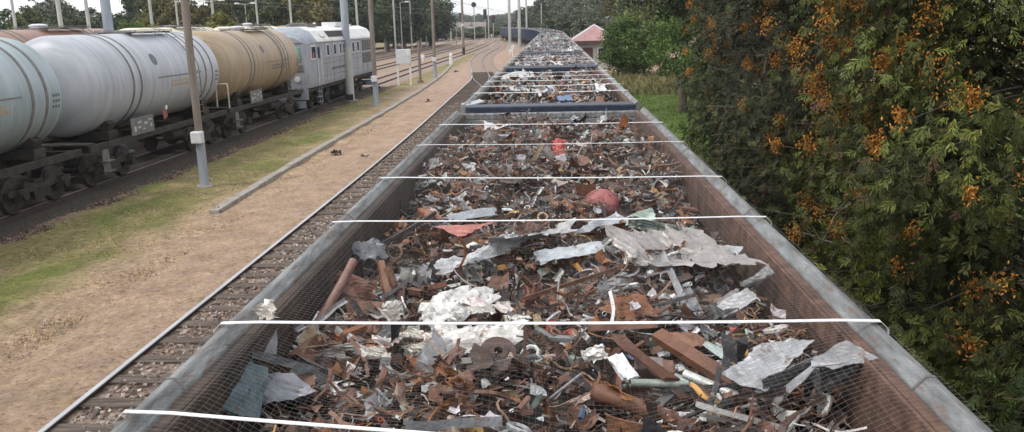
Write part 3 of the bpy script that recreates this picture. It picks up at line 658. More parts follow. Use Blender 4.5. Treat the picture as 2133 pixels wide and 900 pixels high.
sheet('crumpled_sheet','metal sheet','thin pale strip pointing down beside the curved grey sheet',[(1445,645),(1535,600),(1540,612),(1460,658)],[2.88,2.98,2.96,2.86],(0.36,0.34,0.33),.4,(8,3),.12)
sheet('rusty_plate','metal plate','orange rust plate lying left of the pale grey channel',[(1248,640),(1330,608),(1385,650),(1300,670)],[3.0,3.06,3.0,2.95],(0.24,0.10,0.045),.5,(8,6),.1,'scrap')
sheet('rusty_plate','metal plate','large rust brown plate behind the leaning pinkish pipe',[(672,600),(700,556),(792,598),(770,640)],[2.95,3.04,3.02,2.92],(0.16,0.075,0.055),.45,(8,6),.1,'scrap')
sheet('rusty_plate','metal plate','rusty brown plate just past the middle strap at left',[(655,690),(745,668),(758,698),(690,712)],[2.88,2.95,2.92,2.86],(0.17,0.085,0.06),.4,(7,5),.12,'scrap')
sheet('rusty_plate','metal plate','brown folded plate against the right wall before the strap',[(1638,668),(1652,626),(1702,640),(1690,672)],[2.92,3.02,2.98,2.9],(0.14,0.095,0.075),.5,(6,5),.06)
sheet('rusty_plate','metal plate','rust plate lying on the beams near the right of the middle strap',[(1395,690),(1450,688),(1480,715),(1435,728)],[3.03,3.03,2.98,2.97],(0.27,0.14,0.09),.5,(6,4),.1)
sheet('crumpled_sheet','metal sheet','dark grey crumpled sheet at the top end of the leaning pipe',[(730,505),(782,502),(812,535),(748,545)],[3.1,3.08,3.0,3.0],(0.15,0.16,0.18),.9,(8,6),.12)
sheet('crumpled_sheet','metal sheet','grey crumpled sheet right of the wooden battens',[(815,555),(895,545),(905,600),(830,608)],[3.0,3.03,2.96,2.93],(0.21,0.21,0.225),.9,(8,6),.15)
sheet('painted_sheet','metal panel','pale blue green painted panel beside the thick rust beam',[(1458,722),(1500,712),(1620,780),(1580,812)],[2.96,2.98,2.96,2.9],(0.48,0.56,0.54),.3,(10,5),.1)
hood = empty('crushed_car_wing', at(1690, 770, 3.0)); tag(hood, 'large crumpled grey car body part by the right wall, ribs fanning out', 'car body part')
G1, G2, G3 = (0.42,0.43,0.455), (0.17,0.17,0.18), (0.27,0.275,0.29)  # lit top, shaded folds and underside painted as separate greys
sheet('top_skin','','',[(1500,778),(1600,722),(1695,712),(1590,792)],[3.02,3.08,3.12,3.03],G1,.55,(12,6),.07,th=.004,parent=hood)
sheet('upper_blade','','',[(1680,748),(1762,706),(1828,737),(1735,768)],[3.1,3.18,3.18,3.1],G3,.35,(10,5),.05,th=.004,parent=hood)
sheet('folded_skin','','',[(1590,795),(1695,750),(1700,772),(1585,852)],[3.03,3.1,3.05,2.84],G2,.5,(10,6),.05,th=.004,parent=hood)
sheet('lower_blade','','',[(1690,762),(1822,742),(1760,800),(1665,842)],[3.08,3.15,3.0,2.86],(0.12,0.12,0.13),.5,(10,6),.06,th=.004,parent=hood)
sheet('rib','','',[(1598,838),(1690,762),(1697,768),(1612,848)],[2.9,3.1,3.1,2.9],G1,.2,(8,2),.03,th=.006,parent=hood)
sheet('rib','','',[(1692,765),(1706,765),(1712,830),(1698,832)],[3.1,3.1,2.9,2.9],G1,.2,(3,6),.03,th=.006,parent=hood)
sheet('rib','','',[(1690,755),(1800,748),(1800,755),(1692,764)],[3.12,3.18,3.18,3.12],G1,.2,(8,2),.03,th=.006,parent=hood)
sheet('white_box','crushed box','small bright white crumpled box among the rust beams',[(1268,745),(1298,742),(1328,788),(1296,796)],[3.03,3.03,2.98,2.97],(0.78,0.78,0.8),.6,(6,5),.06,th=.02)
sheet('white_cup','crushed can','crushed white can left of the small white box',[(1212,728),(1255,716),(1268,742),(1220,750)],[3.02,3.06,3.0,2.97],(0.68,0.67,0.65),1.3,(7,5),.12,th=.01)
sheet('painted_sheet','metal panel','pale green bent panel beyond the first full strap, right of centre',[(1312,468),(1330,442),(1445,478),(1420,492)],[2.98,3.1,3.02,2.96],(0.36,0.45,0.40),.5,(10,6),.08)
sheet('painted_sheet','metal panel','small light green panel folded up on the larger green one',[(1318,452),(1362,436),(1372,462),(1330,470)],[3.02,3.12,3.04,3.0],(0.45,0.55,0.49),.5,(6,5),.08)
sheet('crumpled_sheet','metal sheet','light blue grey folded sheet left of the green panel',[(1195,488),(1285,438),(1318,452),(1235,500)],[3.0,3.1,3.08,2.98],(0.42,0.44,0.48),.6,(9,6),.1)
sheet('painted_sheet','metal panel','faded pink red metal panel left of the heap centre',[(900,468),(985,460),(1035,462),(960,492)],[3.02,3.06,3.04,2.98],(0.42,0.16,0.14),.4,(10,5),.08)
sheet('crumpled_sheet','metal sheet','torn orange red sheet beyond the strap, left of the pink panel',[(868,440),(895,428),(918,450),(888,462)],[3.0,3.06,3.02,2.97],(0.38,0.15,0.09),.8,(6,5),.12)
sheet('crumpled_sheet','metal sheet','blue grey bent sheet by the left wall in the middle distance',[(832,396),(902,380),(915,390),(845,408)],[2.93,3.0,2.98,2.9],(0.24,0.28,0.29),.6,(8,5),.1)
sheet('crumpled_sheet','metal sheet','grey strip lying before the pink panel and behind the cable',[(930,442),(1030,432),(1035,442),(935,454)],[3.02,3.04,3.02,3.0],(0.34,0.37,0.40),.4,(9,4),.1)
sheet('crumpled_sheet','metal sheet','small white triangular sheet near the left in the far half',[(944,338),(990,338),(1002,352),(965,362)],[3.05,3.08,3.04,3.0],(0.72,0.70,0.69),.5,(7,4),.12)
sheet('crumpled_sheet','metal sheet','long pale weathered board in the far middle of the heap',[(1128,330),(1145,325),(1205,350),(1185,357)],[3.05,3.08,3.04,3.0],(0.48,0.42,0.38),.4,(8,3),.1)
sheet('red_can','crushed can','small crushed red can beyond the third strap from the end wall',[(1148,308),(1172,305),(1175,328),(1155,332)],[3.08,3.08,3.0,3.0],(0.45,0.09,0.07),.9,(5,5),.1,th=.05)
sheet('red_cloth','rag','bright red rag beside the right wall in the far half',[(1368,352),(1395,350),(1412,366),(1380,370)],[3.0,3.02,2.98,2.96],(0.5,0.07,0.08),1.0,(6,5),.15)
sheet('crumpled_sheet','metal sheet','pale upright sheet near the right wall behind the red rag',[(1340,338),(1368,318),(1372,345),(1348,352)],[3.0,3.14,3.02,2.97],(0.42,0.46,0.47),.5,(6,5),.12)
sheet('crumpled_sheet','metal sheet','bright white jagged sheet close to the far end wall',[(1008,270),(1060,262),(1066,280),(1015,284)],[3.05,3.1,3.0,2.98],(0.74,0.74,0.74),.9,(9,4),.3)
sheet('rusty_plate','metal plate','rust brown plate leaning on the far end wall at left',[(1018,248),(1030,236),(1062,238),(1060,252)],[3.0,3.15,3.15,3.0],(0.15,0.075,0.06),.3,(5,4),.15)
sheet('rusty_plate','metal plate','torn rust plate leaning on the far end wall near its middle',[(1108,262),(1120,246),(1140,240),(1138,258)],[3.0,3.12,3.15,3.0],(0.18,0.085,0.05),.5,(5,4),.25)
sheet('crumpled_sheet','metal sheet','beige torn sheet among dark scrap before the second strap from the camera',[(1130,372),(1185,378),(1200,392),(1140,390)],[3.02,3.03,3.0,2.98],(0.5,0.42,0.36),.6,(8,4),.2)
sheet('crumpled_sheet','metal sheet','torn orange brown sheet right of the heap centre near the drum',[(915,762),(965,768),(985,815),(930,820)],[2.98,3.02,2.96,2.9],(0.30,0.125,0.05),1.0,(7,6),.2,'scrap')
sheet('crumpled_sheet','metal sheet','torn orange rust sheet by the thin white rod',[(1240,790),(1300,800),(1340,830),(1270,832)],[2.98,3.0,2.95,2.92],(0.3,0.13,0.05),1.0,(7,6),.2,'scrap')
sheet('crumpled_sheet','metal sheet','grey plate in front of the orange torn sheet',[(870,742),(905,752),(898,775),(862,768)],[2.98,3.0,2.96,2.94],(0.24,0.22,0.21),.4,(5,4),.1)
sheet('metal_bowl','metal tray','pale brown metal tray lying left of the long rusty pipe',[(1142,842),(1228,815),(1232,830),(1160,858)],[2.92,2.98,2.96,2.88],(0.36,0.26,0.22),.7,(8,5),.12)
# rounder pieces
p = at(1252, 432, 3.04)
mb = MB(); rr = 0.135
prof = []
for j in range(13):
    t = math.pi*j/12; prof.append((-rr*1.0*math.cos(t), rr*math.sin(t)))
mb.lathe_z(prof, (0,0,0), 24, col=(0.42,0.15,0.15))
for i, v in enumerate(mb.v):
    k = 1-.10*max(0, math.sin(v[0]*21+1)*math.sin(v[2]*19+.5))-.06*max(0, math.sin(v[1]*33)); mb.v[i] = (v[0]*k*1.08, v[1]*k, v[2]*k)
tank = mb.build('gas_bottle', M['scrap'], loc=(p[0],p[1],3.06), smooth=True, tint=True); tag(tank, 'dented round faded red gas bottle lying on the scrap', 'gas bottle')
nb = MB(); nb.tube([(-.10,-.09,.02),(-.13,-.12,.02)], .035, 12, hollow=True, col=(.2,.1,.08)); nb.build('valve_collar', M['scrap'], tank, tint=True)
p = at(1340, 876, 2.90)
e = empty('rusty_drum', (p[0],p[1],2.84)); tag(e, 'round rusty drum with two pale rings inside, at the bottom edge', 'drum'); e.rotation_euler = (R(-18), R(8), 0)
mb = MB(); mb.lathe_z([(-.1,0.001),(-.1,.155),(.05,.16),(.062,.168),(.066,.16),(.05,.148),(-.06,.145),(-.06,0.001)], n=32, col=(0.23,0.11,0.06)); mb.build('drum_body', M['scrap'], e, smooth=True, tint=True)
for x, y, r_ in ((-.05,.03,.05),(.055,-.035,.066)):
    mb = MB(); mb.lathe_z([(-.06,r_),(.03,r_),(.036,r_*.85),(.03,r_*.7),(.005,r_*.65),(.0,.001)], (x,y,0), 20, col=(0.45,0.33,0.2)); mb.build('inner_ring', M['scrap'], e, smooth=True, tint=True)
p = at(1037, 738, 3.0)
mb = MB(); mb.lathe_z([(-.02,.02),(-.02,.06),(-.02,.085),(.02,.085),(.022,.05),(.035,.045),(.035,.02),(-.02,.02)], n=22, col=(0.10,0.06,0.05))
g = mb.build('gear_wheel', M['scrap'], loc=p, smooth=True, tint=True); g.rotation_euler = (R(35), R(10), 0); tag(g, 'small dark round gear wheel with a centre hole, mid heap', 'gear wheel')
p = at(1018, 770, 2.97)
e = empty('black_box', p, .3); e.rotation_euler = (R(25), R(-8), .3); tag(e, 'small black box with two white marks on it', 'box')
mb = MB(); mb.box((0,0,0), (.13,.10,.06)); mb.build('case', M['black'], e, bevel=.006)
for x in (-.0,.035):
    mb = MB(); mb.box((x,.0,.032), (.012,.045,.003)); mb.build('white_mark', M['white'], e)
p = at(1352, 764, 2.98)
mb = MB(); mb.box((0,0,0), (.13,.09,.05), col=(0.28,0.22,0.21)); mb.box((.085,-.005,.0), (.055,.085,.046), col=(0.2,0.10,0.07))
g = mb.build('metal_case', M['clean'], loc=p, bevel=.008, tint=True); g.rotation_euler = (R(20), R(5), -.05); tag(g, 'small grey rectangular metal case with a rusty end', 'metal case')
p = at(1757, 872, 2.76)
e = empty('ring_plate', p); e.rotation_euler = (R(38), R(-6), .25); tag(e, 'brown steel plate with a pale round ring, lower right corner', 'metal plate')
mb = MB(); mb.box((0,0,0), (.22,.2,.012), rz=.6, col=(0.17,0.09,0.075)); mb.build('plate', M['scrap'], e, tint=True, bevel=.004)
mb = MB(); mb.tube([(.04*math.cos(t), .04*math.sin(t), .014) for t in np.linspace(0,6.283,22)], .009, 8, col=(.42,.37,.35)); mb.build('ring', M['clean'], e, tint=True, smooth=True)
mb = MB(); mb.tube([(.02,0,.02),(.12,-.04,.03),(.24,-.10,.0)], .006, 6, col=(.4,.36,.33)); mb.build('cable_end', M['clean'], e, tint=True)
# coil springs, lower left
for k, (x, y) in enumerate(((520,862),(565,866),(612,864),(660,862),(705,864))):
    a, b = at(x, y, 2.83), at(x+62, y+34, 2.78); s_ = (b-a); n_ = np.array([s_[1],-s_[0],0]); n_ /= np.linalg.norm(n_)+1e-9
    pts = []
    for t in np.linspace(0,1,16):
        ang = math.pi*t; pts.append(s_*(-.5+abs(2*t-1)*1.0)*1.2 + n_*.028*math.cos(ang)+np.array([0,0,.012*math.sin(ang*3)]))
    mb = MB(); mb.tube(pts, .0055, 6, col=(0.2,0.09,0.06))
    tag(mb.build('spring_loop', M['scrap'], loc=(a+b)/2, tint=True), 'rusty steel wire loop of a spring base in the lower left corner', 'spring', 'rusty spring loops')
# wire tangles
for k, (x, y, c, lab) in enumerate(((1700,790,(.18,.09,.06),'rusty wire tangle hanging under the crumpled grey panel'),(1640,720,(.25,.17,.11),'brown wire tangle between grey panel and right wall'),
        (1585,690,(.3,.2,.1),'straw coloured tangle of thin strips behind the pale blue panel'),(890,820,(.17,.09,.06),'curly rusty wire tangle at the bottom, left of centre'),(1110,700,(.16,.09,.06),'rusty wire tangle right of the long white strip'),
        (1230,620,(.2,.15,.12),'grey brown wire tangle before the orange rust plate'),(1420,360,(.14,.10,.09),'dark wire tangle next to the red rag'))):
    p = at(x, y, 2.95); mb = MB()
    for q in range(16):
        pts = []; c0 = Vector((random.gauss(0,.06), random.gauss(0,.06), random.gauss(0,.02))); d = Vector((random.gauss(0,1), random.gauss(0,1), random.gauss(0,.4))).normalized()
        for i in range(12):
            pts.append(c0.copy()); d = (d+Vector((random.gauss(0,.5), random.gauss(0,.5), random.gauss(0,.35)))).normalized(); c0 += d*.03
            if c0.length > .17: d = -c0.normalized()
        mb.tube(pts, random.uniform(.0025,.005), 4, col=jit(c,.3))
    tag(mb.build('wire_tangle', M['scrap'], loc=p, tint=True), lab, 'wire tangle')
# straw coloured strips behind the blue panel
for k in range(10):
    x, y = 1510+random.uniform(0,130), 690+random.uniform(0,60)
    bar('yellow_strip','metal strip','thin straw coloured strip between pale blue panel and right wall',(x,y),2.95,(x+random.uniform(-40,40),y+random.uniform(-35,35)),3.03,.014,.006,jit((0.36,0.25,0.12) if k > 2 else (0.5,0.36,0.08),.2))['group'] = 'straw coloured strips'
# many other single pieces of scrap in the nearest wagon
STR = [2.5,3.34,5.21,6.72,8.67,10.4]
def where(x, y):
    side = 'near the left wall' if x < -.55 else ('near the right wall' if x > .45 else 'in the middle')
    nm = ('before the first strap','between the first and second straps','between the second and third straps','between the third and fourth straps','between the fourth and fifth straps','between the fifth and sixth straps','past the sixth strap')
    return nm[sum(y > s_ for s_ in STR)] + ', ' + side
CN = [((0.2,0.1,0.07),'rust brown',13),((0.28,0.12,0.055),'orange rust',5),((0.075,0.05,0.042),'dark brown',5),((0.045,0.045,0.048),'black',4),((0.22,0.22,0.23),'grey',5),((0.42,0.42,0.44),'light grey',4),((0.62,0.6,0.57),'white',3),((0.36,0.28,0.21),'beige',3)]
KN = {'sheet':('metal_scrap','crumpled sheet','metal sheet'),'strip':('bent_strip','bent strip','metal strip'),'tube':('pipe_piece','short pipe','pipe'),'wire':('bent_wire','bent wire','wire'),'ring':('metal_ring','ring','metal ring'),'chunk':('metal_lump','lump','metal lump')}
for k in range(290):
    x = WX+random.uniform(-1.12,1.12); y = 2.3+9.7*random.random()**1.15
    c, cn, _ = random.choices(CN, [q[2] for q in CN])[0]; kd = random.choices(list(KN), (36,38,12,8,2,5))[0]
    s_ = random.uniform(.10,.24)*(1+.03*y); mb = MB(); frag(mb, (0,0,0), s_, jit(c,.12), tilt=.45, kind=kd)
    nm, dsc, cat = KN[kd]
    o = mb.build(nm, M['scrap' if cn in ('rust brown','orange rust','dark brown') else 'clean'], loc=(x, y, heap(x,y,1.5,12.2,0)+.03), tint=True)
    lab = f'{cn} {dsc} lying {where(x, y)}'; tag(o, lab, cat, lab)
# second wagon single pieces
for (px, c, nm, lab, cat) in (([(1243,178),(1258,174),(1268,192),(1246,196)],(.8,.8,.8),'white_sheet','bright white lump of sheet at the right of the second wagon','metal sheet'),
        ([(1160,208),(1190,203),(1192,214),(1165,217)],(.08,.15,.3),'blue_sheet','blue sheet near the middle front of the second wagon','metal sheet'),
        ([(1040,158),(1110,156),(1112,163),(1045,164)],(.5,.5,.5),'grey_sheet','pale flat sheet towards the far left of the second wagon','metal sheet'),
        ([(1120,193),(1150,183),(1156,192),(1128,200)],(.45,.48,.55),'grey_sheet','pale blue grey sheet in the middle of the second wagon','metal sheet'),
        ([(1060,188),(1120,186),(1122,192),(1062,194)],(.55,.54,.53),'grey_sheet','long light sheet left of the middle of the second wagon','metal sheet'),
        ([(960,222),(1000,212),(1010,218),(970,228)],(.5,.5,.5),'grey_sheet','crumpled light sheet at the near left corner of the second wagon','metal sheet')):
    sheet(nm, cat, lab, px, [3.12,3.13,3.12,3.12] if 'lump' not in lab else [3.1,3.2,3.16,3.1], c, .22, (6,5), .15, th=.02)

# ------------------------------------------------------------------ netting over the nearest wagon
def net(y0, y1, dx, dy, r, label):
    V = []
    def z(x, y):
        d = abs(x-WX); t = sstep(1.2, 0.7, d)
        hh = heap(x, y, 1.5, 12.2, 0)+.09
        return 3.235*(1-t)+min(hh, 3.2)*t if d < 1.28 else 3.248
    hx = 1.41
    def seg(p, q):
        p, q = np.array(p), np.array(q); t = q-p; t = t/np.linalg.norm(t); a = np.cross(t, [0.3,0.2,1.0]); a /= np.linalg.norm(a); b = np.cross(t, a)
        c = [a*r*math.cos(k)+b*r*math.sin(k) for k in (0, 2.094, 4.189)]
        for k in range(3): V.append([p+c[k], p+c[(k+1)%3], q+c[(k+1)%3], q+c[k]])
    for x in np.arange(WX-hx, WX+hx+.001, dx):
        ysn = np.arange(y0, y1+.01, .16); pts = [(x+.006*math.sin(y*3), y, z(x,y)) for y in ysn]
        for a, b in zip(pts[:-1], pts[1:]): seg(a, b)
    for y in np.arange(y0, y1+.001, dy):
        xsn = np.linspace(WX-hx, WX+hx, 26); pts = [(x, y+.006*math.sin(x*4), z(x,y)) for x in xsn]
        for a, b in zip(pts[:-1], pts[1:]): seg(a, b)
    V = np.array(V); o = np_quads('wire_netting', V, np.ones((len(V),3)), M['wire']); tag(o, label, 'netting')
net(1.5, 12.2, 0.026, 0.028, 0.0004, 'fine wire netting stretched over the scrap of the nearest wagon')

# ------------------------------------------------------------------ straps
def strap(yl, yr, label, group, wx=WX, sag=.012, wdt=.019):
    mb = MB(); pts = [(wx-1.445,yl,2.95),(wx-1.435,yl,3.22),(wx-1.40,yl,3.256)]
    for t in np.linspace(0.05,.95,12): pts.append((wx-1.37+2.74*t, yl+(yr-yl)*t, 3.262-sag*4*t*(1-t)))
    pts += [(wx+1.40,yr,3.256),(wx+1.435,yr,3.22),(wx+1.445,yr,2.95)]
    vs = []
    for p in pts:
        for dy, dz in ((-wdt/2,0),(wdt/2,0),(wdt/2,.003),(-wdt/2,.003)): vs.append((p[0], p[1]+dy, p[2]+dz))
    N = len(pts); mb.add(vs, [(i*4+k, i*4+(k+1)%4, (i+1)*4+(k+1)%4, (i+1)*4+k) for i in range(N-1) for k in range(4)])
    o = mb.build('binding_strap', M['strap']); return tag(o, label, 'strap', group)
cnt = ['first white strap across the wagon, closest to the bottom of the picture','second white strap across the nearest wagon, over the bright white heap','third white strap, passing before the gas bottle and green panel','fourth white strap across the nearest wagon','fifth, thinner white strap across the nearest wagon','sixth white strap, closest to the end wall of the nearest wagon']
for k, (a, b) in enumerate(((2.5,2.12),(3.34,3.32),(5.21,5.21),(6.78,6.62),(8.67,8.6),(10.45,10.3))):
    strap(a, b, cnt[k], 'white straps over the nearest wagon', wdt=(.019,.026,.024,.03,.022,.045)[k])
for w_i, ysl in ((1,(15.2,16.8,18.3,19.8,21.3)),(2,(27,29.2,31.5,33.6)),(3,(38,40,42,44,46)),(4,(50,52,54,56,58)),(5,(62,64.5,67,69.5)),(6,(74,77,80)),(7,(86,89,92))):
    for j, y in enumerate(ysl): strap(y, y, f'pale strap number {ordn[j] if j else "one"} over the {ordn[w_i]} wagon', 'pale straps over the farther wagons', wdt=.09)

# ------------------------------------------------------------------ tank wagons
def patch(mb, rad, yc0, yc1, a0, a1, cz=2.95, n=4, mi=0):
    vs = []
    for i in range(n+1):
        a = a0+(a1-a0)*i/n
        for y in (yc0, yc1): vs.append((rad*math.cos(a), y, cz+rad*math.sin(a)))
    mb.add(vs, [(2*i, 2*i+1, 2*i+3, 2*i+2) for i in range(n)], mi=mi)
TR = 1.5; TZ = 2.95; TH = 4.85
def make_tank(body, style):
    e = empty('tank_wagon')
    prof = [(-TH,0.001)]
    for t in np.linspace(0.08, 1, 9): a = t*math.pi/2; prof.append((-TH+0.62*(1-math.cos(a)), TR*math.sin(a)**.82))
    prof2 = prof + [(-y, r) for y, r in prof[::-1]]
    b = MB(); b.lathe_y(prof2, (0,0,TZ), 64); bar_ = b.build('barrel', body, e, smooth=True)
    bands = {'a': (-2.55,-2.05,3.05,3.65), 'b': (-2.7,-2.3,1.6)}[style]
    for y in bands:
        wv = .05 if style == 'a' or y < 0 else .1
        b = MB(); b.lathe_y([(y-wv,TR+.001),(y-wv,TR+.014),(y+wv,TR+.014),(y+wv,TR+.001)], (0,0,TZ), 64); b.build('barrel_band', M['band'], bar_)
    # seam, marks
    b = MB(); b.box((0,0,0),(.001,.001,.001)); b = MB()
    for s_ in (-1,1):
        a = 0.02 if s_ > 0 else math.pi-.02; b = MB()
        patch(b, TR+.012, -.9, 2.6, a-.012*s_, a+.012*s_); b.build('side_seam', M['band'], bar_)
    b = MB(); random.seed(5)
    b.add([(  (TR+.004)*math.cos(.44+.14*math.sin(t)), -.78+.2*math.cos(t), 2.95+(TR+.004)*math.sin(.44+.14*math.sin(t))) for t in np.linspace(0,6.283,20)[:-1]]+[((TR+.006)*math.cos(.44), -.78, 2.95+(TR+.006)*math.sin(.44))], [((k+1)%19, k, 19) for k in range(19)]); b.build('round_emblem', M['darkmark'], bar_)
    b = MB()
    for j in range(2):
        y = 0.1
        while y < 2.0:
            w_ = random.uniform(.08,.2); patch(b, TR+.004, y, y+w_, -.13-.09*j, -.075-.09*j, n=2); y += w_+random.uniform(.04,.09)
    b.build('side_lettering', M['orange'] if style == 'a' else M['darkmark'], bar_)
    b = MB()
    for j in range(3):
        y = 3.9
        while y < 4.15: patch(b, TR+.004, y, y+.08, -.05-.1*j, .0-.1*j, n=2); y += .12
    b.build('side_lettering', M['darkmark'], bar_)
    # hatch, walkway, railing
    b = MB(); b.lathe_z([(-.15,.30),(.02,.30),(.04,.33),(.07,.33),(.1,.2),(.11,0)] if style == 'a' else [(-.15,.3),(.08,.3),(.11,.33),(.15,.33),(.19,.2),(.2,0)], (0,0,TZ+TR), 24); b.build('hatch_dome', M['band'] if style == 'a' else M['box'], e, smooth=True)
    wk = MB()
    for s_ in (-1,1): wk.box((s_*.5,.9,TZ+TR+.05), (.35,2.9,.03))
    for y in (-.4,.9,2.2): wk.box((0,y,TZ+TR+.02), (1.3,.05,.05))
    wo = wk.build('walkway', M['band'], e)
    rl = MB()
    for s_ in (-1,1):
        rl.tube([(s_*.68,-.5,TZ+TR+.05),(s_*.68,-.5,TZ+TR+.10),(s_*.68,2.3,TZ+TR+.10),(s_*.68,2.3,TZ+TR+.05)], .014, 6)
        rl.tube([(s_*.72,.9,TZ+TR+.10),(s_*.72,.9,TZ+TR-.12)], .014, 6)
    rl.build('railing', M['band'], wo)
    for s_ in (1,-1):
        ld = MB()
        for yy in (1.75,2.15):
            ld.tube([(s_*.7,yy,TZ+TR-.02)]+[(s_*(TR+.13)*math.cos(a), yy, TZ+(TR+.13)*math.sin(a)) for a in (1.05,.8,.5,.2,0)]+[(s_*(TR+.13),yy,1.5)], .018, 6)
        for k in range(7): ld.tube([(s_*(TR+.13),1.75,1.55+k*.25),(s_*(TR+.13),2.15,1.55+k*.25)], .012, 5)
        for k in range(3):
            a = .35+.3*k; ld.tube([(s_*(TR+.13)*math.cos(a),1.75,TZ+(TR+.13)*math.sin(a)),(s_*(TR+.13)*math.cos(a),2.15,TZ+(TR+.13)*math.sin(a))], .012, 5)
        ld.build('ladder', M['band'], e)
    # saddles, frame
    for y in (-3.55, 3.55):
        b = MB(); b.box((0,y,1.42), (2.3,.5,.28)); 
        for s_ in (-1,1): b.box((s_*.98,y,1.6), (.2,.36,.5), ry=s_*.5)
        b.build('saddle', M['frame'], e, bevel=.01)
    b = MB(); b.box((0,0,1.16), (.5,TH*2+.9,.3))
    for s_ in (-1,1): b.box((s_*1.28,0,1.2), (.1,TH*2+.7,.2))
    for y in (-4.95,-3.55,-1.2,1.2,3.55,4.95): b.box((0,y,1.18), (2.5,.14,.2))
    b.build('underframe', M['frame'], e, bevel=.01)
    for s_ in (-1,1):
        b = MB(); b.box((s_*1.38,-2.1,1.55), (.03,1.5,.55)); 
        bo = b.build('data_board', M['band'], e)
        b = MB(); random.seed(11)
        for (yy, zz, w_, h_) in ((-2.62,1.47,.13,.16),(-2.35,1.5,.2,.07),(-2.3,1.66,.26,.06),(-2.05,1.42,.16,.05),(-1.9,1.6,.2,.09),(-1.6,1.68,.22,.05),(-1.55,1.5,.12,.12)):
            b.box((s_*1.40,yy,zz), (.006,w_,h_))
        b.build('board_lettering', M['tankwhite'], bo)
    if style == 'a':
        b = MB(); b.box((1.45,-.6,1.75), (.02,.3,.32), rx=.3); b.build('warning_flag', M['redmark'], e)
        b = MB(); b.box((1.47,-.5,1.95), (.02,.16,.12), rx=.3); b.build('white_flag', M['white'], e)
    for s_ in ((-1,1) if style == 'b' else ()):
        b = MB(); b.tube([(.3*s_,-4.9,1.3),(1.25*s_,-4.95,1.3)], .02, 6); b.tube([(1.25*s_,-5.0,1.2),(1.25*s_,-5.0,2.2),(1.22*s_,-4.95,2.3),(.75*s_,-4.95,2.3),(.72*s_,-4.95,1.3)], .03, 8)
        b.build('platform_handrail', M['cream'], e)
    b = MB(); b.box((0,-5.05,1.33), (2.5,.5,.04)); b.build('end_platform', M['frame'], e)
    for s_ in (-1,1):
        b = MB(); b.tube([(s_*.95,.5,.85),(s_*.95,1.5,.85)], .2, 14); b.build('air_tank', M['frame'], e, smooth=True)
        b = MB()
        for z_ in (.45,.75): b.box((s_*1.36,-4.4,z_), (.2,.4,.03))
        b.box((s_*1.3,-4.4,.75), (.03,.36,.8)); b.build('step', M['band'], e)
    bogie(e, -3.55, .92, .47); bogie(e, 3.55, .92, .47)
    buffers(e, ((-5.2,-1),(5.2,1)))
    return e
TX = -14.72
tw = make_tank(M['tankwhite'], 'a'); tw.location = (TX, 28.4, 0)
tag(tw, 'pale grey white tank wagon in the middle of the tank train', 'tank wagon', 'tank wagons of the nearer tank train')
tt = make_tank(M['tanktan'], 'b'); tt.location = (TX, 39.05, 0)
tag(tt, 'tan brown tank wagon coupled to the grey locomotive', 'tank wagon', 'tank wagons of the nearer tank train')
def recolor(root, old, new):
    for c in COL.objects:
        if c.parent == root and c.type == 'MESH' and c.data.materials and c.data.materials[0] == old:
            c.material_slots[0].link = 'OBJECT'; c.material_slots[0].material = new
t1 = copy_tree(tw); t1.location = (TX, 17.55, 0)
for c in [c for c in COL.objects if c.parent == t1 and c.name.startswith('ladder')]: bpy.data.objects.remove(c)
t1.location = (TX, 17.55, 0); recolor(t1, M['tankwhite'], M['tankblue'])
tag(t1, 'pale blue grey tank wagon cut by the left edge of the picture', 'tank wagon', 'tank wagons of the nearer tank train')
t0 = copy_tree(t1); t0.location = (TX, 6.7, 0)
tag(t0, 'pale blue grey tank wagon behind the left edge, mostly out of view', 'tank wagon', 'tank wagons of the nearer tank train')
for k, (y, mtl, lab) in enumerate(((20.3,'tankcream','cream topped tank wagon at the left end of the back row'),(31.4,'tankbrown','red brown tank wagon in the back row behind the blue and white tanks'),(42.5,'tankcream','cream topped tank wagon in the back row behind the white tank'),(53.6,'tankcream','cream topped tank wagon in the back row behind the tan tank'),(64.7,'tanktan','tan topped tank wagon in the back row behind the locomotive'))):
    t = copy_tree(tt if k % 2 else tw); t.location = (-19.5, y, 0); t.scale = (1, 1, 1.05); recolor(t, M['tanktan'] if k % 2 else M['tankwhite'], M[mtl])
    tag(t, lab, 'tank wagon', 'tank wagons of the back row')

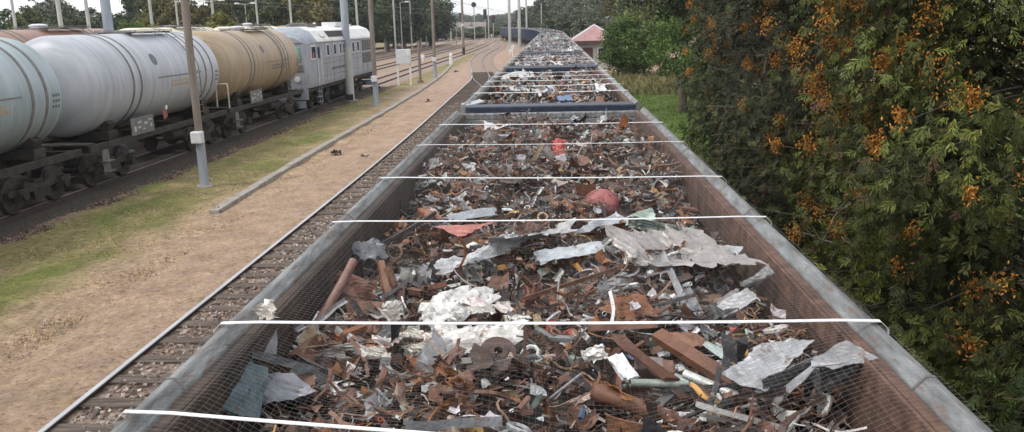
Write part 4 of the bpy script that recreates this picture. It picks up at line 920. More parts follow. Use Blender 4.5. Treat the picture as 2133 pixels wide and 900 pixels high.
# ------------------------------------------------------------------ locomotive
def make_loco():
    e = empty('diesel_locomotive'); h = 8.55; G = M['locogrey']
    side = [(-1.46,1.25),(-1.5,1.5),(-1.5,3.7),(1.5,3.7),(1.5,1.5),(1.46,1.25)]
    b = MB()
    def ring(y, prof): return [(x, y, z) for x, z in prof]
    secs = [(-h, .86), (-h+.25, .95), (-h+.7, 1), (h-.7, 1), (h-.25, .95), (h, .86)]
    vs = []
    for y, k in secs: vs += ring(y, [(x*k, z) for x, z in side])
    n = 6; b.add(vs, [(i*n+k, i*n+(k+1)%n, (i+1)*n+(k+1)%n, (i+1)*n+k) for i in range(len(secs)-1) for k in range(n)]+[tuple(range(n))[::-1], tuple((len(secs)-1)*n+k for k in range(n))])
    body = b.build('body', G, e, bevel=.03)
    roof = [(-1.53,3.70),(-1.50,3.82),(-1.12,4.32),(-.55,4.55),(.55,4.55),(1.12,4.32),(1.50,3.82),(1.53,3.70)]
    b = MB(); b.prism_y(roof, -h+1.9, h-.3); ro = b.build('roof', M['locoroof'], e, bevel=.02)
    b = MB(); n = 8; vs = []
    for y, k, dz in ((-h+1.9,.985,-.02),(-h+.9,.97,-.08),(-h+.2,.9,-.25),(-h-.05,.82,-.38)): vs += [(x*k, y, 3.69+(z-3.69)*(1+dz*1.6)) for x, z in roof]
    b.add(vs, [(i*n+k, i*n+(k+1)%n, (i+1)*n+(k+1)%n, (i+1)*n+k) for i in range(3) for k in range(n)]+[tuple(3*n+k for k in range(n))])
    b.build('cab_roof', M['polegrey'], e, smooth=True)
    # raised roof sections, louvres, hatches
    b = MB(); b.box((0,-4.2,4.62), (1.3,1.7,.16)); b.box((0,-4.9,4.72),(.9,.4,.1)); b.build('roof_hatch', M['band'], ro, bevel=.02)
    for s_ in (-1,1):
        b = MB(); ang = s_*0.915
        for k in range(7): b.box((s_*1.31, -3.4+k*.62, 4.10), (.05,.5,.42), ry=-s_*.70)
        b.build('roof_louvre', M['black'], ro)
        b = MB(); b.box((s_*1.36, -4.9, 4.08), (.05,.8,.3), ry=-s_*.7); b.build('roof_flap', M['white'], ro)
    b = MB(); b.box((0,1.6,4.66), (1.5,1.6,.28)); b.box((0,4.4,4.6), (1.2,2.4,.12)); b.build('roof_hatch', M['locoroof'], ro, bevel=.03)
    b = MB(); b.tube([(0,-.5,4.5),(0,-.5,4.8)], .18, 12); b.build('exhaust', M['black'], ro)
    b = MB()
    for s_ in (-1,1): b.prism_y([(s_*1.49,3.68),(s_*1.57,3.68),(s_*1.57,3.74),(s_*1.49,3.74)][::s_], -h+1.9, h-.3)
    b.build('gutter', M['locoroof'], ro)
    # cab front windows
    for s_ in (-1,1):
        b = MB(); b.box((s_*.62,-h-.03,3.12), (.95,.05,.72), rx=-.06); wn = b.build('windscreen', M['locoteal'], e, bevel=.02)
        b = MB(); b.box((s_*.62,-h-.055,3.12), (.8,.03,.58), rx=-.06); b.build('pane', M['locoteal'], wn)
    for s_ in (-1,1):
        b = MB(); b.lathe_y([(-.05,0),(-.05,.14),(.03,.16),(.03,0)], (s_*.85,-h-.02,1.75), 16); b.build('headlight', M['white'], e)
    b = MB(); b.box((0,-h-.02,2.35), (2.4,.03,.35)); b.build('front_band', M['band'], e)
    for s_ in (-1,1):
        X = s_*1.505
        b = MB(); b.box((X,-h+1.15,3.15), (.03,.95,.78)); f = b.build('cab_window', M['white'], e, bevel=.01)
        b = MB(); b.box((X+s_*.012,-h+1.15,3.15), (.02,.8,.62)); b.build('pane', M['glass'], f)
        b = MB(); b.box((X+s_*.024,-h+1.05,3.0), (.01,.3,.32)); b.build('blind', M['redcloth'], f)
        b = MB(); b.box((X,-h+2.15,2.45), (.03,.66,2.2)); d = b.build('cab_door', M['locogrey'], e, bevel=.01)
        b = MB(); b.box((X+s_*.018,-h+2.15,3.1), (.015,.44,.62)); b.build('pane', M['glass'], d)
        b = MB()
        for q in (-.42,.42): b.tube([(X+s_*.06,-h+2.15+q,1.3),(X+s_*.06,-h+2.15+q,3.0)], .018, 6)
        b.build('handrail', M['white'], d)
        for y in (-4.35,-2.75,-1.4,-.5,.6,2.0,3.4):
            b = MB(); b.box((X,y,3.18), (.02,.52 if y < 1 else .66,.7)); f = b.build('side_window', M['locoroof'], e)
            b = MB(); b.box((X+s_*.012,y,3.18), (.012,.40 if y < 1 else .5,.58)); b.build('pane', M['glass'], f)
        for k in range(4):
            for z_ in (2.35, 3.2):
                b = MB(); b.box((X,4.9+k*.8,z_), (.02,.62,.72)); g = b.build('side_grille', M['band'], e)
                b = MB()
                for j in range(5): b.box((X+s_*.018,4.9+k*.8,z_-.28+j*.14), (.02,.58,.05), ry=s_*.5)
                b.build('louvre', M['black'], g)
        b = MB()
        for z_ in (2.7,2.45,1.75):
            b.box((X,0.5,z_), (.012,12.5,.022))
        for y in np.arange(-4.8,7.6,1.55): b.box((X,y,2.0), (.012,.02,1.35))
        b.build('side_seam', M['band'], body)
        b = MB(); random.seed(3); y = -3.6
        while y < .5: w_ = random.uniform(.1,.22); b.box((X+s_*.005,y,2.08), (.008,w_,.16)); y += w_+.12
        b.build('side_lettering', M['darkmark'], body)
    b = MB(); b.box((0,0,1.15), (2.7,2*h-.1,.26)); b.build('underframe', M['frame'], e, bevel=.01)
    b = MB(); b.prism_y([(-1.25,.95),(-1.35,.6),(-1.1,.3),(1.1,.3),(1.35,.6),(1.25,.95)], -1.5, 1.5); b.build('fuel_tank', M['frame'], e)
    for yc in (-4.5, 4.5): bogie(e, yc, 1.85, .52, 3)
    for y, s_ in ((-h,-1),(h,1)):
        b = MB(); b.box((0,y+s_*.08,.95), (2.8,.16,.6)); b.box((0,y+s_*.1,.4), (2.5,.06,.4)); b.build('buffer_beam', M['polegrey'], e, bevel=.015)
    for s_ in (-1,1):
        b = MB()
        for z_ in (.35,.65,.95): b.box((s_*1.42,-h+2.15,z_), (.2,.5,.03))
        for q in (-.24,.24): b.box((s_*1.48,-h+2.15+q,.75), (.03,.03,.85))
        b.build('cab_steps', M['polegrey'], e)
    buffers(e, ((-h-.15,-1),(h+.15,1)), 1.05)
    return e
lo = make_loco(); lo.location = (TX, 53.5, 0); tag(lo, 'grey diesel locomotive with pale roof coupled beyond the tan tank wagon', 'locomotive')

# ------------------------------------------------------------------ masts and yard furniture
def mast(x, y, h, r0, r1, label, upper='polewood', lower='polegrey', split=1.6, box=None, lean=0.0, arm=False, name='catenary_mast', group='masts of the yard', cat='mast'):
    e = empty(name, (x, y, GZ)); b = MB(); s_ = split
    b.tube([(0,0,s_-.2),(lean*.5,0,h*.5),(lean,0,h)], [r0*.9,(r0+r1)/2,r1], 12); b.build('upper_pole', M[upper], e, smooth=True)
    b = MB(); b.tube([(0,0,0),(0,0,s_)], [r0*1.12,r0*1.05], 12); b.build('lower_pole', M[lower], e, smooth=True)
    b = MB(); b.tube([(0,0,-.05),(0,0,.06)], [r0*2.1,r0*1.9], 12); b.build('foundation', M['kerb'], e)
    if box:
        b = MB(); b.box((0,-r0*1.2,box), (.34,.26,.36)); b.build('switch_box', M['box'], e, bevel=.04)
    if arm:
        b = MB(); b.tube([(0,0,5.9),(arm,0,6.3)], .035, 6); b.tube([(0,0,6.9),(arm,0,6.35)], .03, 6); b.tube([(arm*.3,0,6.0),(arm*1.15,0,5.6)], .025, 6); b.build('cantilever', M['polelight'], e)
    return tag(e, label, cat, group)
mast(-10.67, 24.4, 11, .125, .10, 'brown mast with pale lower sleeve and white box, nearest on the grass strip', split=1.6, box=1.55)
mast(-13.1, 53.3, 12, .26, .22, 'thick blue grey mast in front of the locomotive', upper='polegrey', lower='polelight', split=3.4)
b = MB(); b.box((0,0,0),(.5,.5,.5)); b.v = [(v[0]-13.1, v[1]+53.25, v[2]*1.0+.02) for v in b.v]; tag(b.build('mast_footing', M['black'], bevel=.05), 'black tarred block at the foot of the thick blue grey mast', 'footing')
mast(-10.65, 49.7, 12, .15, .12, 'brown mast with pale sleeve and white box, just right of the locomotive', split=1.55, box=1.6)
mast(-10.3, 73.1, 12, .14, .11, 'brown mast with small white box beside the cable duct', split=1.5, box=1.7)
mast(-13.56, 128.3, 13, .2, .15, 'dark mast between the tracks left of the turnout', upper='polewood', lower='frame', split=1.2, box=4.5)
mast(-7.2, 143, 13, .28, .2, 'thick pale mast left of the scrap train, left one of a close pair', upper='polelight', lower='polelight')
mast(-6.2, 160, 13, .32, .22, 'thick pale mast left of the scrap train, right one of a close pair', upper='polelight', lower='polelight')
mast(-5.6, 185, 13, .22, .18, 'thin pale mast just right of the close pair', upper='polelight', lower='polelight')
mast(-2.6, 205, 9, .14, .1, 'thin green pole standing behind the far wagons before the dark wood', upper='polelight', lower='polelight')
mast(-17.1, 32.0, 11, .2, .17, 'steel blue mast rising between the two tank rows', upper='polegrey', lower='polegrey')
# pixel column -> far masts standing in the yard beyond the tank rows
far = [(128,52,-36,.16,'lattice like pale mast pair behind the back row, left'),(186,70,-36,.17,'pale mast behind the red brown tank'),(33,60,-40,.12,'thin pale mast at the far left before the trees'),(318,80,-34,.16,'pale mast behind the cream tank, with blunt white cap'),
       (372,95,-34,.13,'thin pale mast just left of the near brown mast'),(447,88,-34,.16,'pale mast behind the tan tank hatch'),(538,110,-36,.15,'pale mast above the front of the locomotive'),(602,120,-34,.15,'left mast above the locomotive roof'),(608,105,-34,.15,'right mast above the locomotive roof'),
       (700,130,-36,.15,'pale mast left of the thick blue grey mast'),(745,120,-33,.2,'pale mast right of the thick blue grey mast'),(800,150,-42,.14,'green mast beyond the tracks, right of the locomotive'),(822,135,-33,.16,'pale mast above the grey cabinet'),(856,150,-31,.16,'pale mast behind the grey cabinet post'),
       (875,170,-34,.2,'pale mast of the far group, left'),(893,190,-36,.2,'pale mast of the far group, right'),(939,240,-34,.2,'thin far mast against the hills'),(1018,260,-18,.18,'thin far mast in the gap over the tracks'),(780,190,-52,.13,'thin pole before the dark trees'),(843,175,-45,.13,'thin pole left of the far pale group')]
for x, Y, X0, r_, lab in far:
    p = atY(x, 60, Y); mast(p[0], Y, random.uniform(12,14), r_, r_*.75, lab, upper='polelight', lower='polelight', arm=0)
def lamp_post(x, y, h, label, arms=2):
    e = empty('lamp_post', (x, y, GZ)); b = MB(); b.tube([(0,0,0),(0,0,h)], [.11,.06], 10); b.build('pole', M['polelight'], e)
    for s_ in ((-1,1) if arms == 2 else (1,)):
        b = MB(); b.tube([(0,0,h-.1),(s_*.9,0,h+.1)], .035, 6); b.build('arm', M['polelight'], e)
        b = MB(); b.box((s_*1.15,0,h+.08), (.7,.3,.2), taper=.8); b.build('lamp_head', M['white'], e, bevel=.03)
    return tag(e, label, 'lamp post', 'lamp posts of the yard')
for x, ytop, Y, lab in ((440,2,95,'double lamp post behind the tan tank, left'),(510,8,118,'double lamp post left of the locomotive cab'),(651,13,128,'double lamp post above the locomotive roof'),(833,5,140,'lamp post with one bright head right of the locomotive'),(885,14,170,'double lamp post of the far group'),(752,12,150,'small lamp post right of the thick mast'),(950,60,175,'low lamp post beyond the outer track')):
    p = atY(x, ytop, Y); lamp_post(p[0], Y, max(4, p[2]+.18), lab, 1 if 'one' in lab or 'small' in lab or 'low' in lab else 2)
# grey cabinet on legs
e = empty('signal_cabinet', (-11.85, 66.5, GZ)); tag(e, 'pale grey cabinet on two white legs beside the dark post', 'cabinet')
b = MB(); b.box((0,0,2.25), (1.15,.35,1.15)); b.build('cabinet_body', M['box'], e, bevel=.02)
b = MB(); b.box((0.43,-.2,2.55), (.35,.06,.45)); b.build('white_plate', M['white'], e)
for x in (-.5,.5):
    b = MB(); b.box((x,0,1.35), (.13,.13,2.75)); b.build('leg', M['white'], e)
b = MB(); b.tube([(-10.95,68.8,GZ),(-10.95,68.8,3.2)], .12, 10); b.tube([(-10.95,68.8,GZ),(-10.95,68.8,GZ+.2)], .25, 10); tag(b.build('short_post', M['polewood']), 'short dark post right of the pale grey cabinet', 'post')
# signals
def signal(x, y, h, label, round_=False):
    e = empty('railway_signal', (x, y, GZ)); b = MB(); b.tube([(0,0,0),(0,0,h)], .09, 8); b.build('post', M['polelight'], e)
    b = MB()
    if round_: b.lathe_y([(-.06,0),(-.06,.45),(.06,.45),(.06,0)], (0,-.1,h-.2), 20)
    else: b.box((0,-.12,h-1.0), (.75,.25,2.1))
    hd = b.build('signal_head', M['black'], e, bevel=.05)
    b = MB()
    for k in range(1 if round_ else 3): b.lathe_y([(-.03,0),(-.03,.11),(.02,.13),(.02,0)], (0,-.27,h-.35-.6*k), 12)
    b.build('lens', M['glass'], hd); tag(e, label, 'signal', 'railway signals')
for x, y, Y, lab, rd in ((1010,20,190,'dark signal head left of the gap over the tracks',False),(1027,32,230,'smaller dark signal head right of the other one',False),(1078,22,215,'dark signal head beside the close pair of masts',False),(960,28,210,'dark signal against the hills',False)):
    p = atY(x, y, Y); signal(p[0], Y, p[2]+.2, lab, rd)
p = atY(987, 15, 150); signal(p[0], 150, p[2]+.8, 'round black disc signal against the white sky', True)
for x, y, z_, lab in ((880,118,.5,'low white marker left of the duct post'),(986,72,.7,'small white marker beyond the tracks'),(1024,74,.7,'bright white marker by the far mast'),(803,88,.8,'yellowish small marker near the locomotive end'),(1063,106,.4,'low white marker at the foot of the close masts'),(1068,98,1.2,'orange white marker post near the close masts')):
    p = at(x, y, z_); b = MB(); b.tube([(0,0,GZ),(0,0,z_)], .1, 8); b.box((0,0,z_), (.5,.15,.5)); o = b.build('track_marker', M['white'], loc=(p[0],p[1],0), bevel=.02); tag(o, lab, 'marker', 'small markers between the tracks')
# leaning stick in front of the locomotive, dark lumps on the grass
p0 = at(668,205,GZ); b = MB(); b.tube([(0,0,0),(.15,0,1.4),(.5,.1,2.9)], [.06,.05,.04], 8); tag(b.build('leaning_pole', M['cream'], loc=p0), 'thin pale leaning pole in front of the locomotive', 'pole')
for k, (x, y, s_, lab) in enumerate(((455,440,.16,'small dark stone at the near end of the cable duct'),(700,320,.35,'flat dark scrap beside the cable duct'),(755,330,.3,'dark scraps next to the near track'),(665,232,.3,'dark lump on the grass by the leaning pole'),(893,214,.25,'dark tuft in the gravel left of the near track'),(948,150,.5,'dark plank lying behind the white duct post'),(785,188,.35,'dark lump behind the second boxed mast'))):
    p = at(x, y, GZ+.04); mb = MB()
    for q in range(7): frag(mb, (random.gauss(0,s_*.35), random.gauss(0,s_*.5), .04+random.uniform(0,s_*.15)), s_*random.uniform(.6,1.2), jit((0.06,0.05,0.045),.4), tilt=.4, kind=random.choice(('chunk','sheet','strip')))
    tag(mb.build('dark_debris_lump', M['scrap'], loc=p, tint=True), lab, 'debris lump')
# overhead wires
for k, (x, z_, y1_) in enumerate(((-14.72,6.2,260),(-14.72,7.6,260),(-19.5,6.2,260),(-10.8,6.9,260),(-24.6,6.4,260))):
    mb = MB(); pts = []
    for y in range(40, y1_, 10): pts.append((x, y, z_+(.25 if z_ > 7 else .05)*math.cos((y%50)/50*2*math.pi)))
    mb.tube(pts, .018, 4); tag(mb.build('overhead_wire', M['band']), 'thin overhead contact wire above the yard tracks', 'wire', 'overhead wires')

# ------------------------------------------------------------------ houses
def house(x, y, wx_, wy_, zh, zr, wall, roof, label, hip=True, win=True, rz=0):
    e = empty('small_house', (x, y, GZ), rz); b = MB(); b.box((0,0,zh/2), (wx_,wy_,zh)); b.build('wall', wall, e)
    o = .45; b = MB()
    if hip: b.add([(-wx_/2-o,-wy_/2-o,zh),(wx_/2+o,-wy_/2-o,zh),(wx_/2+o,wy_/2+o,zh),(-wx_/2-o,wy_/2+o,zh),(0,-wy_*.1,zr),(0,wy_*.1,zr)], [(0,1,4),(1,2,5,4),(2,3,5),(3,0,4,5),(0,3,2,1)])
    else: b.add([(-wx_/2-o,-wy_/2-o,zh),(wx_/2+o,-wy_/2-o,zh),(wx_/2+o,wy_/2+o,zh),(-wx_/2-o,wy_/2+o,zh),(-wx_/2-o,0,zr),(wx_/2+o,0,zr)], [(0,1,5,4),(2,3,4,5),(1,2,5),(3,0,4),(0,3,2,1)])
    rf = b.build('roof', roof, e)
    if win == 2:
        b = MB(); b.box((0,0,zh-.16), (wx_+.95,wy_+.95,.3)); b.build('eave_board', M['eave'], rf)
        for x0 in (-2,2):
            b = MB(); b.box((0,0,zr-.2), (.05,.05,.3)); 
        for x0 in (wx_*.22,):
            b = MB(); b.box((x0,-wy_/2-.02,zh*.5), (1.3,.08,1.4)); f = b.build('window', M['white'], e); b = MB(); b.box((x0,-wy_/2-.07,zh*.5), (1.1,.04,1.2)); b.build('pane', M['glass'], f)
        b = MB(); b.box((-wx_*.18,-wy_/2-.02,zh*.38), (1.0,.08,zh*.75)); b.build('door', M['eave'], e)
        b = MB()
        for a in ((-1,-1),(1,-1),(1,1),(-1,1)): b.tube([(a[0]*(wx_/2+o),a[1]*(wy_/2+o),zh),(0,a[1]*wy_*.1,zr)], .07, 6)
        b.build('ridge_tiles', M['farwhite'], rf)
    elif win:
        for k in range(max(2,int(wx_/4))):
            b = MB(); b.box((-wx_/2+1.5+k*4,-wy_/2-.03,zh*.6), (1.2,.1,1.2)); b.build('window', M['glass'], e)
    return tag(e, label, 'house')
house(4.2, 86, 4.0, 4.0, 2.75, 4.25, M['housewall'], M['pinkroof'], 'small hut with faded pink hipped roof beyond the far wagons', win=2)
for x, y, Y, wx_, lab in ((912,60,420,10,'far white house at the left of the distant village'),(930,62,440,14,'long far white house in the distant village'),(950,58,480,12,'far white house near the middle of the distant village'),(968,60,430,9,'small far white house right of the village middle'),(985,56,450,16,'largest far white building at the right of the village'),(1000,58,500,9,'far white house at the right end of the village')):
    p = atY(x, 62, Y); house(p[0], Y, wx_*.7, 7, 3.3, 5.4, M['farwhite'], M['farroof'], lab, hip=False, win=True, rz=random.uniform(-.3,.3))
b = MB(); xs_ = np.linspace(-420, 160, 260); vs = []
for x in xs_: h_ = 8.5+2.2*math.sin(x*.021)+1.2*math.sin(x*.11)+random.uniform(-1.3,1.3); vs += [(x,640,GZ-1),(x,650,h_*.8),(x,690,h_),(x,760,GZ-1)]
b.add(vs, [(i*4+k,(i+1)*4+k,(i+1)*4+k+1,i*4+k+1) for i in range(259) for k in range(3)]); tag(b.build('hills', M['hill']), 'far wooded hills on the horizon', kind='structure')

# ------------------------------------------------------------------ thuja trees on the right
def spray_template(nb=6, w_=.085, curl=.25, seed=0):
    T = []; q_ = random.Random(seed)
    def rh(p, d, L_, wd, droop):
        p = np.array(p, float); d = np.array(d, float); d /= np.linalg.norm(d); s_ = np.array([d[1],-d[0],0]); s_ /= np.linalg.norm(s_)+1e-9
        q = p+d*L_; q[2] -= droop*L_; mpt = p+d*L_*.6; mpt[2] -= droop*L_*.35
        T.append([p, mpt+s_*wd, q, mpt-s_*wd])
    rh((0,0,0),(q_.uniform(-.1,.1),1,0),1.0,w_*.5,curl)
    for k in range(nb):
        t = .05+.8*k/nb+q_.uniform(-.03,.03)
        for s_ in (-1,1):
            if q_.random() < .12: continue
            L_ = (.5-.25*t)*q_.uniform(.6,1.35); sl = q_.uniform(.45,1.0)
            rh((0,t,-curl*t*.6+q_.uniform(-.05,.05)),(s_*sl,.8,q_.uniform(-.3,.3)),L_,w_*(1-.3*t)*q_.uniform(.7,1.2),q_.uniform(.1,.6))
    return np.array(T)
SP = [spray_template(7, .05, .3, k) for k in range(5)]; SPF = [spray_template(4, .08, .3, k) for k in range(5)]
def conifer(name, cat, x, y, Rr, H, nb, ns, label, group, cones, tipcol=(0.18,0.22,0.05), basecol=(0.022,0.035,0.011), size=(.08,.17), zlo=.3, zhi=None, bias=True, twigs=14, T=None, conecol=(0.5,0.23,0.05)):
    e = empty(name, (x, y, GZ)); tag(e, label, cat, group)
    zhi = zhi or H*.93
    tb = MB(); tb.tube([(0,0,0),(.05,0,H*.35),(0,.05,H*.7),(0,0,H*.95)], [.2,.15,.08,.02], 10); tb.build('trunk', M['bark'], e, smooth=True)
    lb = MB(); P = []; D = []; Nn = []; Sz = []; C = []; cp = []; 
    for k in range(nb):
        z0 = zlo+(zhi-zlo)*random.random()**1.1
        a = random.gauss(math.pi*1.08, .95) if bias and random.random() < .85 else random.uniform(0, 6.283)
        lump = 1+.20*math.sin(a*3+z0*1.1+x)+.12*math.sin(a*7-z0*2.3+y)
        rad = Rr*lump*(1-(max(0,z0)/H)**2.2)**.6*random.uniform(.72,1.04)
        rise = random.uniform(.1,.5)
        end = np.array([math.cos(a)*rad, math.sin(a)*rad, z0+rad*rise*.4]); st = np.array([0,0,max(.2,z0-rad*.15)])
        lb.tube([st, st*.4+end*.6+np.array([0,0,.12*rad]), end], [.02,.011,.003], 4)
        tone = random.choice((.3,.42,.55,.75,1.0))*random.uniform(.85,1.15); yel = random.random()**2
        t = random.random
        for j in range(ns):
            u = 1-.62*random.random()**1.6
            p = st*(1-u)+end*u+np.array([random.gauss(0,.15), random.gauss(0,.15), random.gauss(-.10,.17)])
            out = np.array([math.cos(a), math.sin(a), 0]); dd = out*random.uniform(.1,1)+np.array([random.gauss(0,.55), random.gauss(0,.55), random.uniform(-1.6,.25)])
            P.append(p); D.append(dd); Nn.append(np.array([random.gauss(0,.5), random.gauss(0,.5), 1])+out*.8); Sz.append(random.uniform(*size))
            q = min(1, max(0, (u-.35)/.65))*(.35+.65*random.random())  # crown's inner shade and lit outer tips are put into the spray colours
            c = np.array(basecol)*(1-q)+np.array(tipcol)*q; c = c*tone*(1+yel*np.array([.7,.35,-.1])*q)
            if random.random() < .03: c = np.array((.10,.055,.03))
            C.append(c)
        if cones and random.random() < cones*(1.25 if z0 > 3.3 else .4): cp.append((end*1.02+np.array([random.gauss(0,.05)-.05,random.gauss(0,.05),-.05]), a))
    lb.build('limbs', M['bark'], e)
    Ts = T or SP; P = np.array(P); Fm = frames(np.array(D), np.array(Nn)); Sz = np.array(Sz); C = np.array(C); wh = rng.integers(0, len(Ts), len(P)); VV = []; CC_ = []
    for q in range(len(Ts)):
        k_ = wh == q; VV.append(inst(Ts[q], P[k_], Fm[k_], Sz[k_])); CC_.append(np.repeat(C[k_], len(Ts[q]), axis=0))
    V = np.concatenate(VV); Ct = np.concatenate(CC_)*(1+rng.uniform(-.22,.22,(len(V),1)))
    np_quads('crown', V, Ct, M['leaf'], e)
    if cp:
        CV = []; CC = []
        for p, a in cp:
            n = random.randint(50, 130); sp_ = random.uniform(.03,.07); base = np.array(conecol)*random.uniform(.6,1.25)
            for i in range(n):
                c = p+np.array([random.gauss(0,sp_), random.gauss(0,sp_), random.gauss(0,sp_*1.2)]); L_ = random.uniform(.012,.024); wd = L_*.45
                d = np.array([random.gauss(0,.6), random.gauss(0,.6), random.uniform(.2,1)]); d /= np.linalg.norm(d); s1 = np.cross(d,[.3,.9,.1]); s1 /= np.linalg.norm(s1); s2_ = np.cross(d,s1)
                t_, b_ = c+d*L_, c-d*L_; r_ = [c+s1*wd, c+s2_*wd, c-s1*wd, c-s2_*wd]
                for q in range(4): CV.append([t_, r_[q], b_, r_[(q+1)%4]]); CC.append(base*random.uniform(.7,1.3))
        CV = np.array(CV)
        o = np_quads('cones', CV, np.array(CC), M['cone'], e); o['kind'] = 'stuff'
    if twigs:
        for k in range(twigs):
            tb = MB()
            a = random.gauss(math.pi*1.08, .6); z0 = random.uniform(1.5, min(6,H*.8)); rad = Rr*random.uniform(.8,1.02)
            p = Vector((math.cos(a)*rad*.75, math.sin(a)*rad*.75, z0)); d = Vector((math.cos(a), math.sin(a), random.uniform(-.2,.6))).normalized(); pts = [p]
            for i in range(6): d = (d+Vector((random.gauss(0,.3),random.gauss(0,.3),random.gauss(0,.25)))).normalized(); p = p+d*.12; pts.append(p)
            tb.tube(pts, [.012,.011,.009,.007,.006,.004,.003], 5)
            for i in (2,3,4):
                q = pts[i]; d2 = (d+Vector((random.gauss(0,.8),random.gauss(0,.8),random.gauss(0,.6)))).normalized(); tb.tube([q,q+d2*.12,q+d2*.22+Vector((0,0,.03))], [.006,.004,.002], 4)
            tb.build('bare_twig', M['twig'], e)
    return e
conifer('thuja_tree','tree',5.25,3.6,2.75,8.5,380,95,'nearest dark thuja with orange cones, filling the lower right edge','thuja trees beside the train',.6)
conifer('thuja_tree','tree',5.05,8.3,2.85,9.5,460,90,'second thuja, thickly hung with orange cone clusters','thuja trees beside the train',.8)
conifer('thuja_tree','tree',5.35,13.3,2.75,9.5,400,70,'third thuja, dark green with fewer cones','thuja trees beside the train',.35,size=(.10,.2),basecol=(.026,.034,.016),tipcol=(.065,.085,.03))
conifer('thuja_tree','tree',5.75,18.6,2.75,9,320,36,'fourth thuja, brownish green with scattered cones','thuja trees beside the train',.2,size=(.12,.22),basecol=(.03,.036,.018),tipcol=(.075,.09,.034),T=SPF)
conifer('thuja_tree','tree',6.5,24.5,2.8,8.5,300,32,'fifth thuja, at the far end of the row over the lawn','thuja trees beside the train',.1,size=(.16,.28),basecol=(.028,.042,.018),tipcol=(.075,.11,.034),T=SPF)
def needle_template():
    T = [[(0,0,0),(.012,.5,0),(0,1,-.06),(-.012,.5,0)]]
    for k in range(16):
        t = .05+.9*k/16
        for s_ in (-1,1):
            p = np.array([0,t,-.05*t]); q = p+np.array([s_*.13,.10,.02*(k%3-1)+.02]); mm_ = (p+q)/2; w = np.array([.0,.012,0]); T.append([p, mm_+w, q, mm_-w])
    for k in range(3):
        for s_ in (-1,1):
            p = np.array([0,.2+.2*k,-.02]); q = p+np.array([s_*.3,.28,-.05]); mm_ = (p+q)/2; T.append([p,mm_+np.array([-.04*s_,.04,0]),q,mm_+np.array([.04*s_,-.04,0])])
    return np.array([[np.array(v, float) for v in f] for f in T])
conifer('spruce_tree','tree',3.6,4.55,1.15,3.05,170,34,'young green spruce standing low in the lower right corner',None,0,tipcol=(.085,.15,.04),basecol=(.035,.06,.02),size=(.10,.18),zlo=.4,zhi=2.95,twigs=0,T=[needle_template()])

# ------------------------------------------------------------------ broadleaved trees
QL = np.array([[(-.5,0,0),(0,-.35,.06),(.5,0,0),(0,.35,.06)]], float)
def crown_mesh(Rr, H, nclump, nleaf, seed, ls=.22, z0=.25, cols=((.045,.07,.02),(.09,.12,.035))):
    r = np.random.default_rng(seed); P = []; C = []
    for k in range(nclump):
        th, u = r.uniform(0, 6.283), r.uniform(-1, 1); q = math.sqrt(1-u*u); rad = r.uniform(.55,1.0)
        c = np.array([math.cos(th)*q*Rr*rad, math.sin(th)*q*Rr*rad, H*(z0+(1-z0)*(.5+.5*u*rad*.95))]); cr = Rr*r.uniform(.16,.34); t = r.uniform(.6,1.25)
        n = nleaf; d = r.normal(size=(n,3)); d /= np.linalg.norm(d,axis=1,keepdims=True); pp = c+d*cr*r.uniform(.5,1.1,(n,1))*np.array([1,1,.75])
        mixq = r.uniform(0,1,(n,1)); P.append(pp); C.append((np.array(cols[0])*(1-mixq)+np.array(cols[1])*mixq)*t)
    P = np.concatenate(P); C = np.concatenate(C); n = len(P)
    V = inst(QL, P, frames(r.normal(size=(n,3)), r.normal(size=(n,3))), r.uniform(.6,1.5,n)*ls)
    return V, C
def tree(x, y, s_, proto, label, group, rz):
    e = copy_tree(proto) if proto.get('used') else proto
    proto['used'] = 1
    if 'used' in e and e is not proto: del e['used']
    e.location = (x, y, GZ); e.rotation_euler.z = rz; e.scale = (s_[0], s_[0], s_[1]); return tag(e, label, 'tree', group)
PT = {}
for nm, Rr, H, nc, nl, ls, z0, cols in (('dark',3.6,11,80,130,.36,.10,((.05,.07,.04),(.105,.14,.07))),('mid',3.6,11,80,130,.36,.10,((.07,.10,.042),(.15,.19,.075))),('yellow',3.2,8,70,120,.32,.08,((.12,.13,.025),(.28,.27,.06))),
        ('grey',3.8,12,80,130,.36,.10,((.10,.115,.08),(.2,.22,.15))),('olive',3.4,10,74,130,.34,.10,((.11,.105,.04),(.23,.2,.07))),('bright',2.4,6,60,130,.17,.08,((.05,.085,.02),(.12,.17,.045)))):
    e = empty('leafy_tree'); tb = MB(); tb.tube([(0,0,0),(.1,0,H*.3),(0,.1,H*.7)], [.28,.2,.06], 8)
    for k in range(6):
        a = k*1.05; tb.tube([(0,0,H*(.2+.07*k)),(math.cos(a)*Rr*.4,math.sin(a)*Rr*.4,H*(.35+.07*k)),(math.cos(a)*Rr*.7,math.sin(a)*Rr*.7,H*(.42+.07*k))], [.1,.06,.02], 5)
    tb.build('trunk', M['bark'], e); V, C = crown_mesh(Rr, H, nc, nl, len(PT)+3, ls, z0, cols); np_quads('crown', V, C, M['leaf'], e); PT[nm] = e
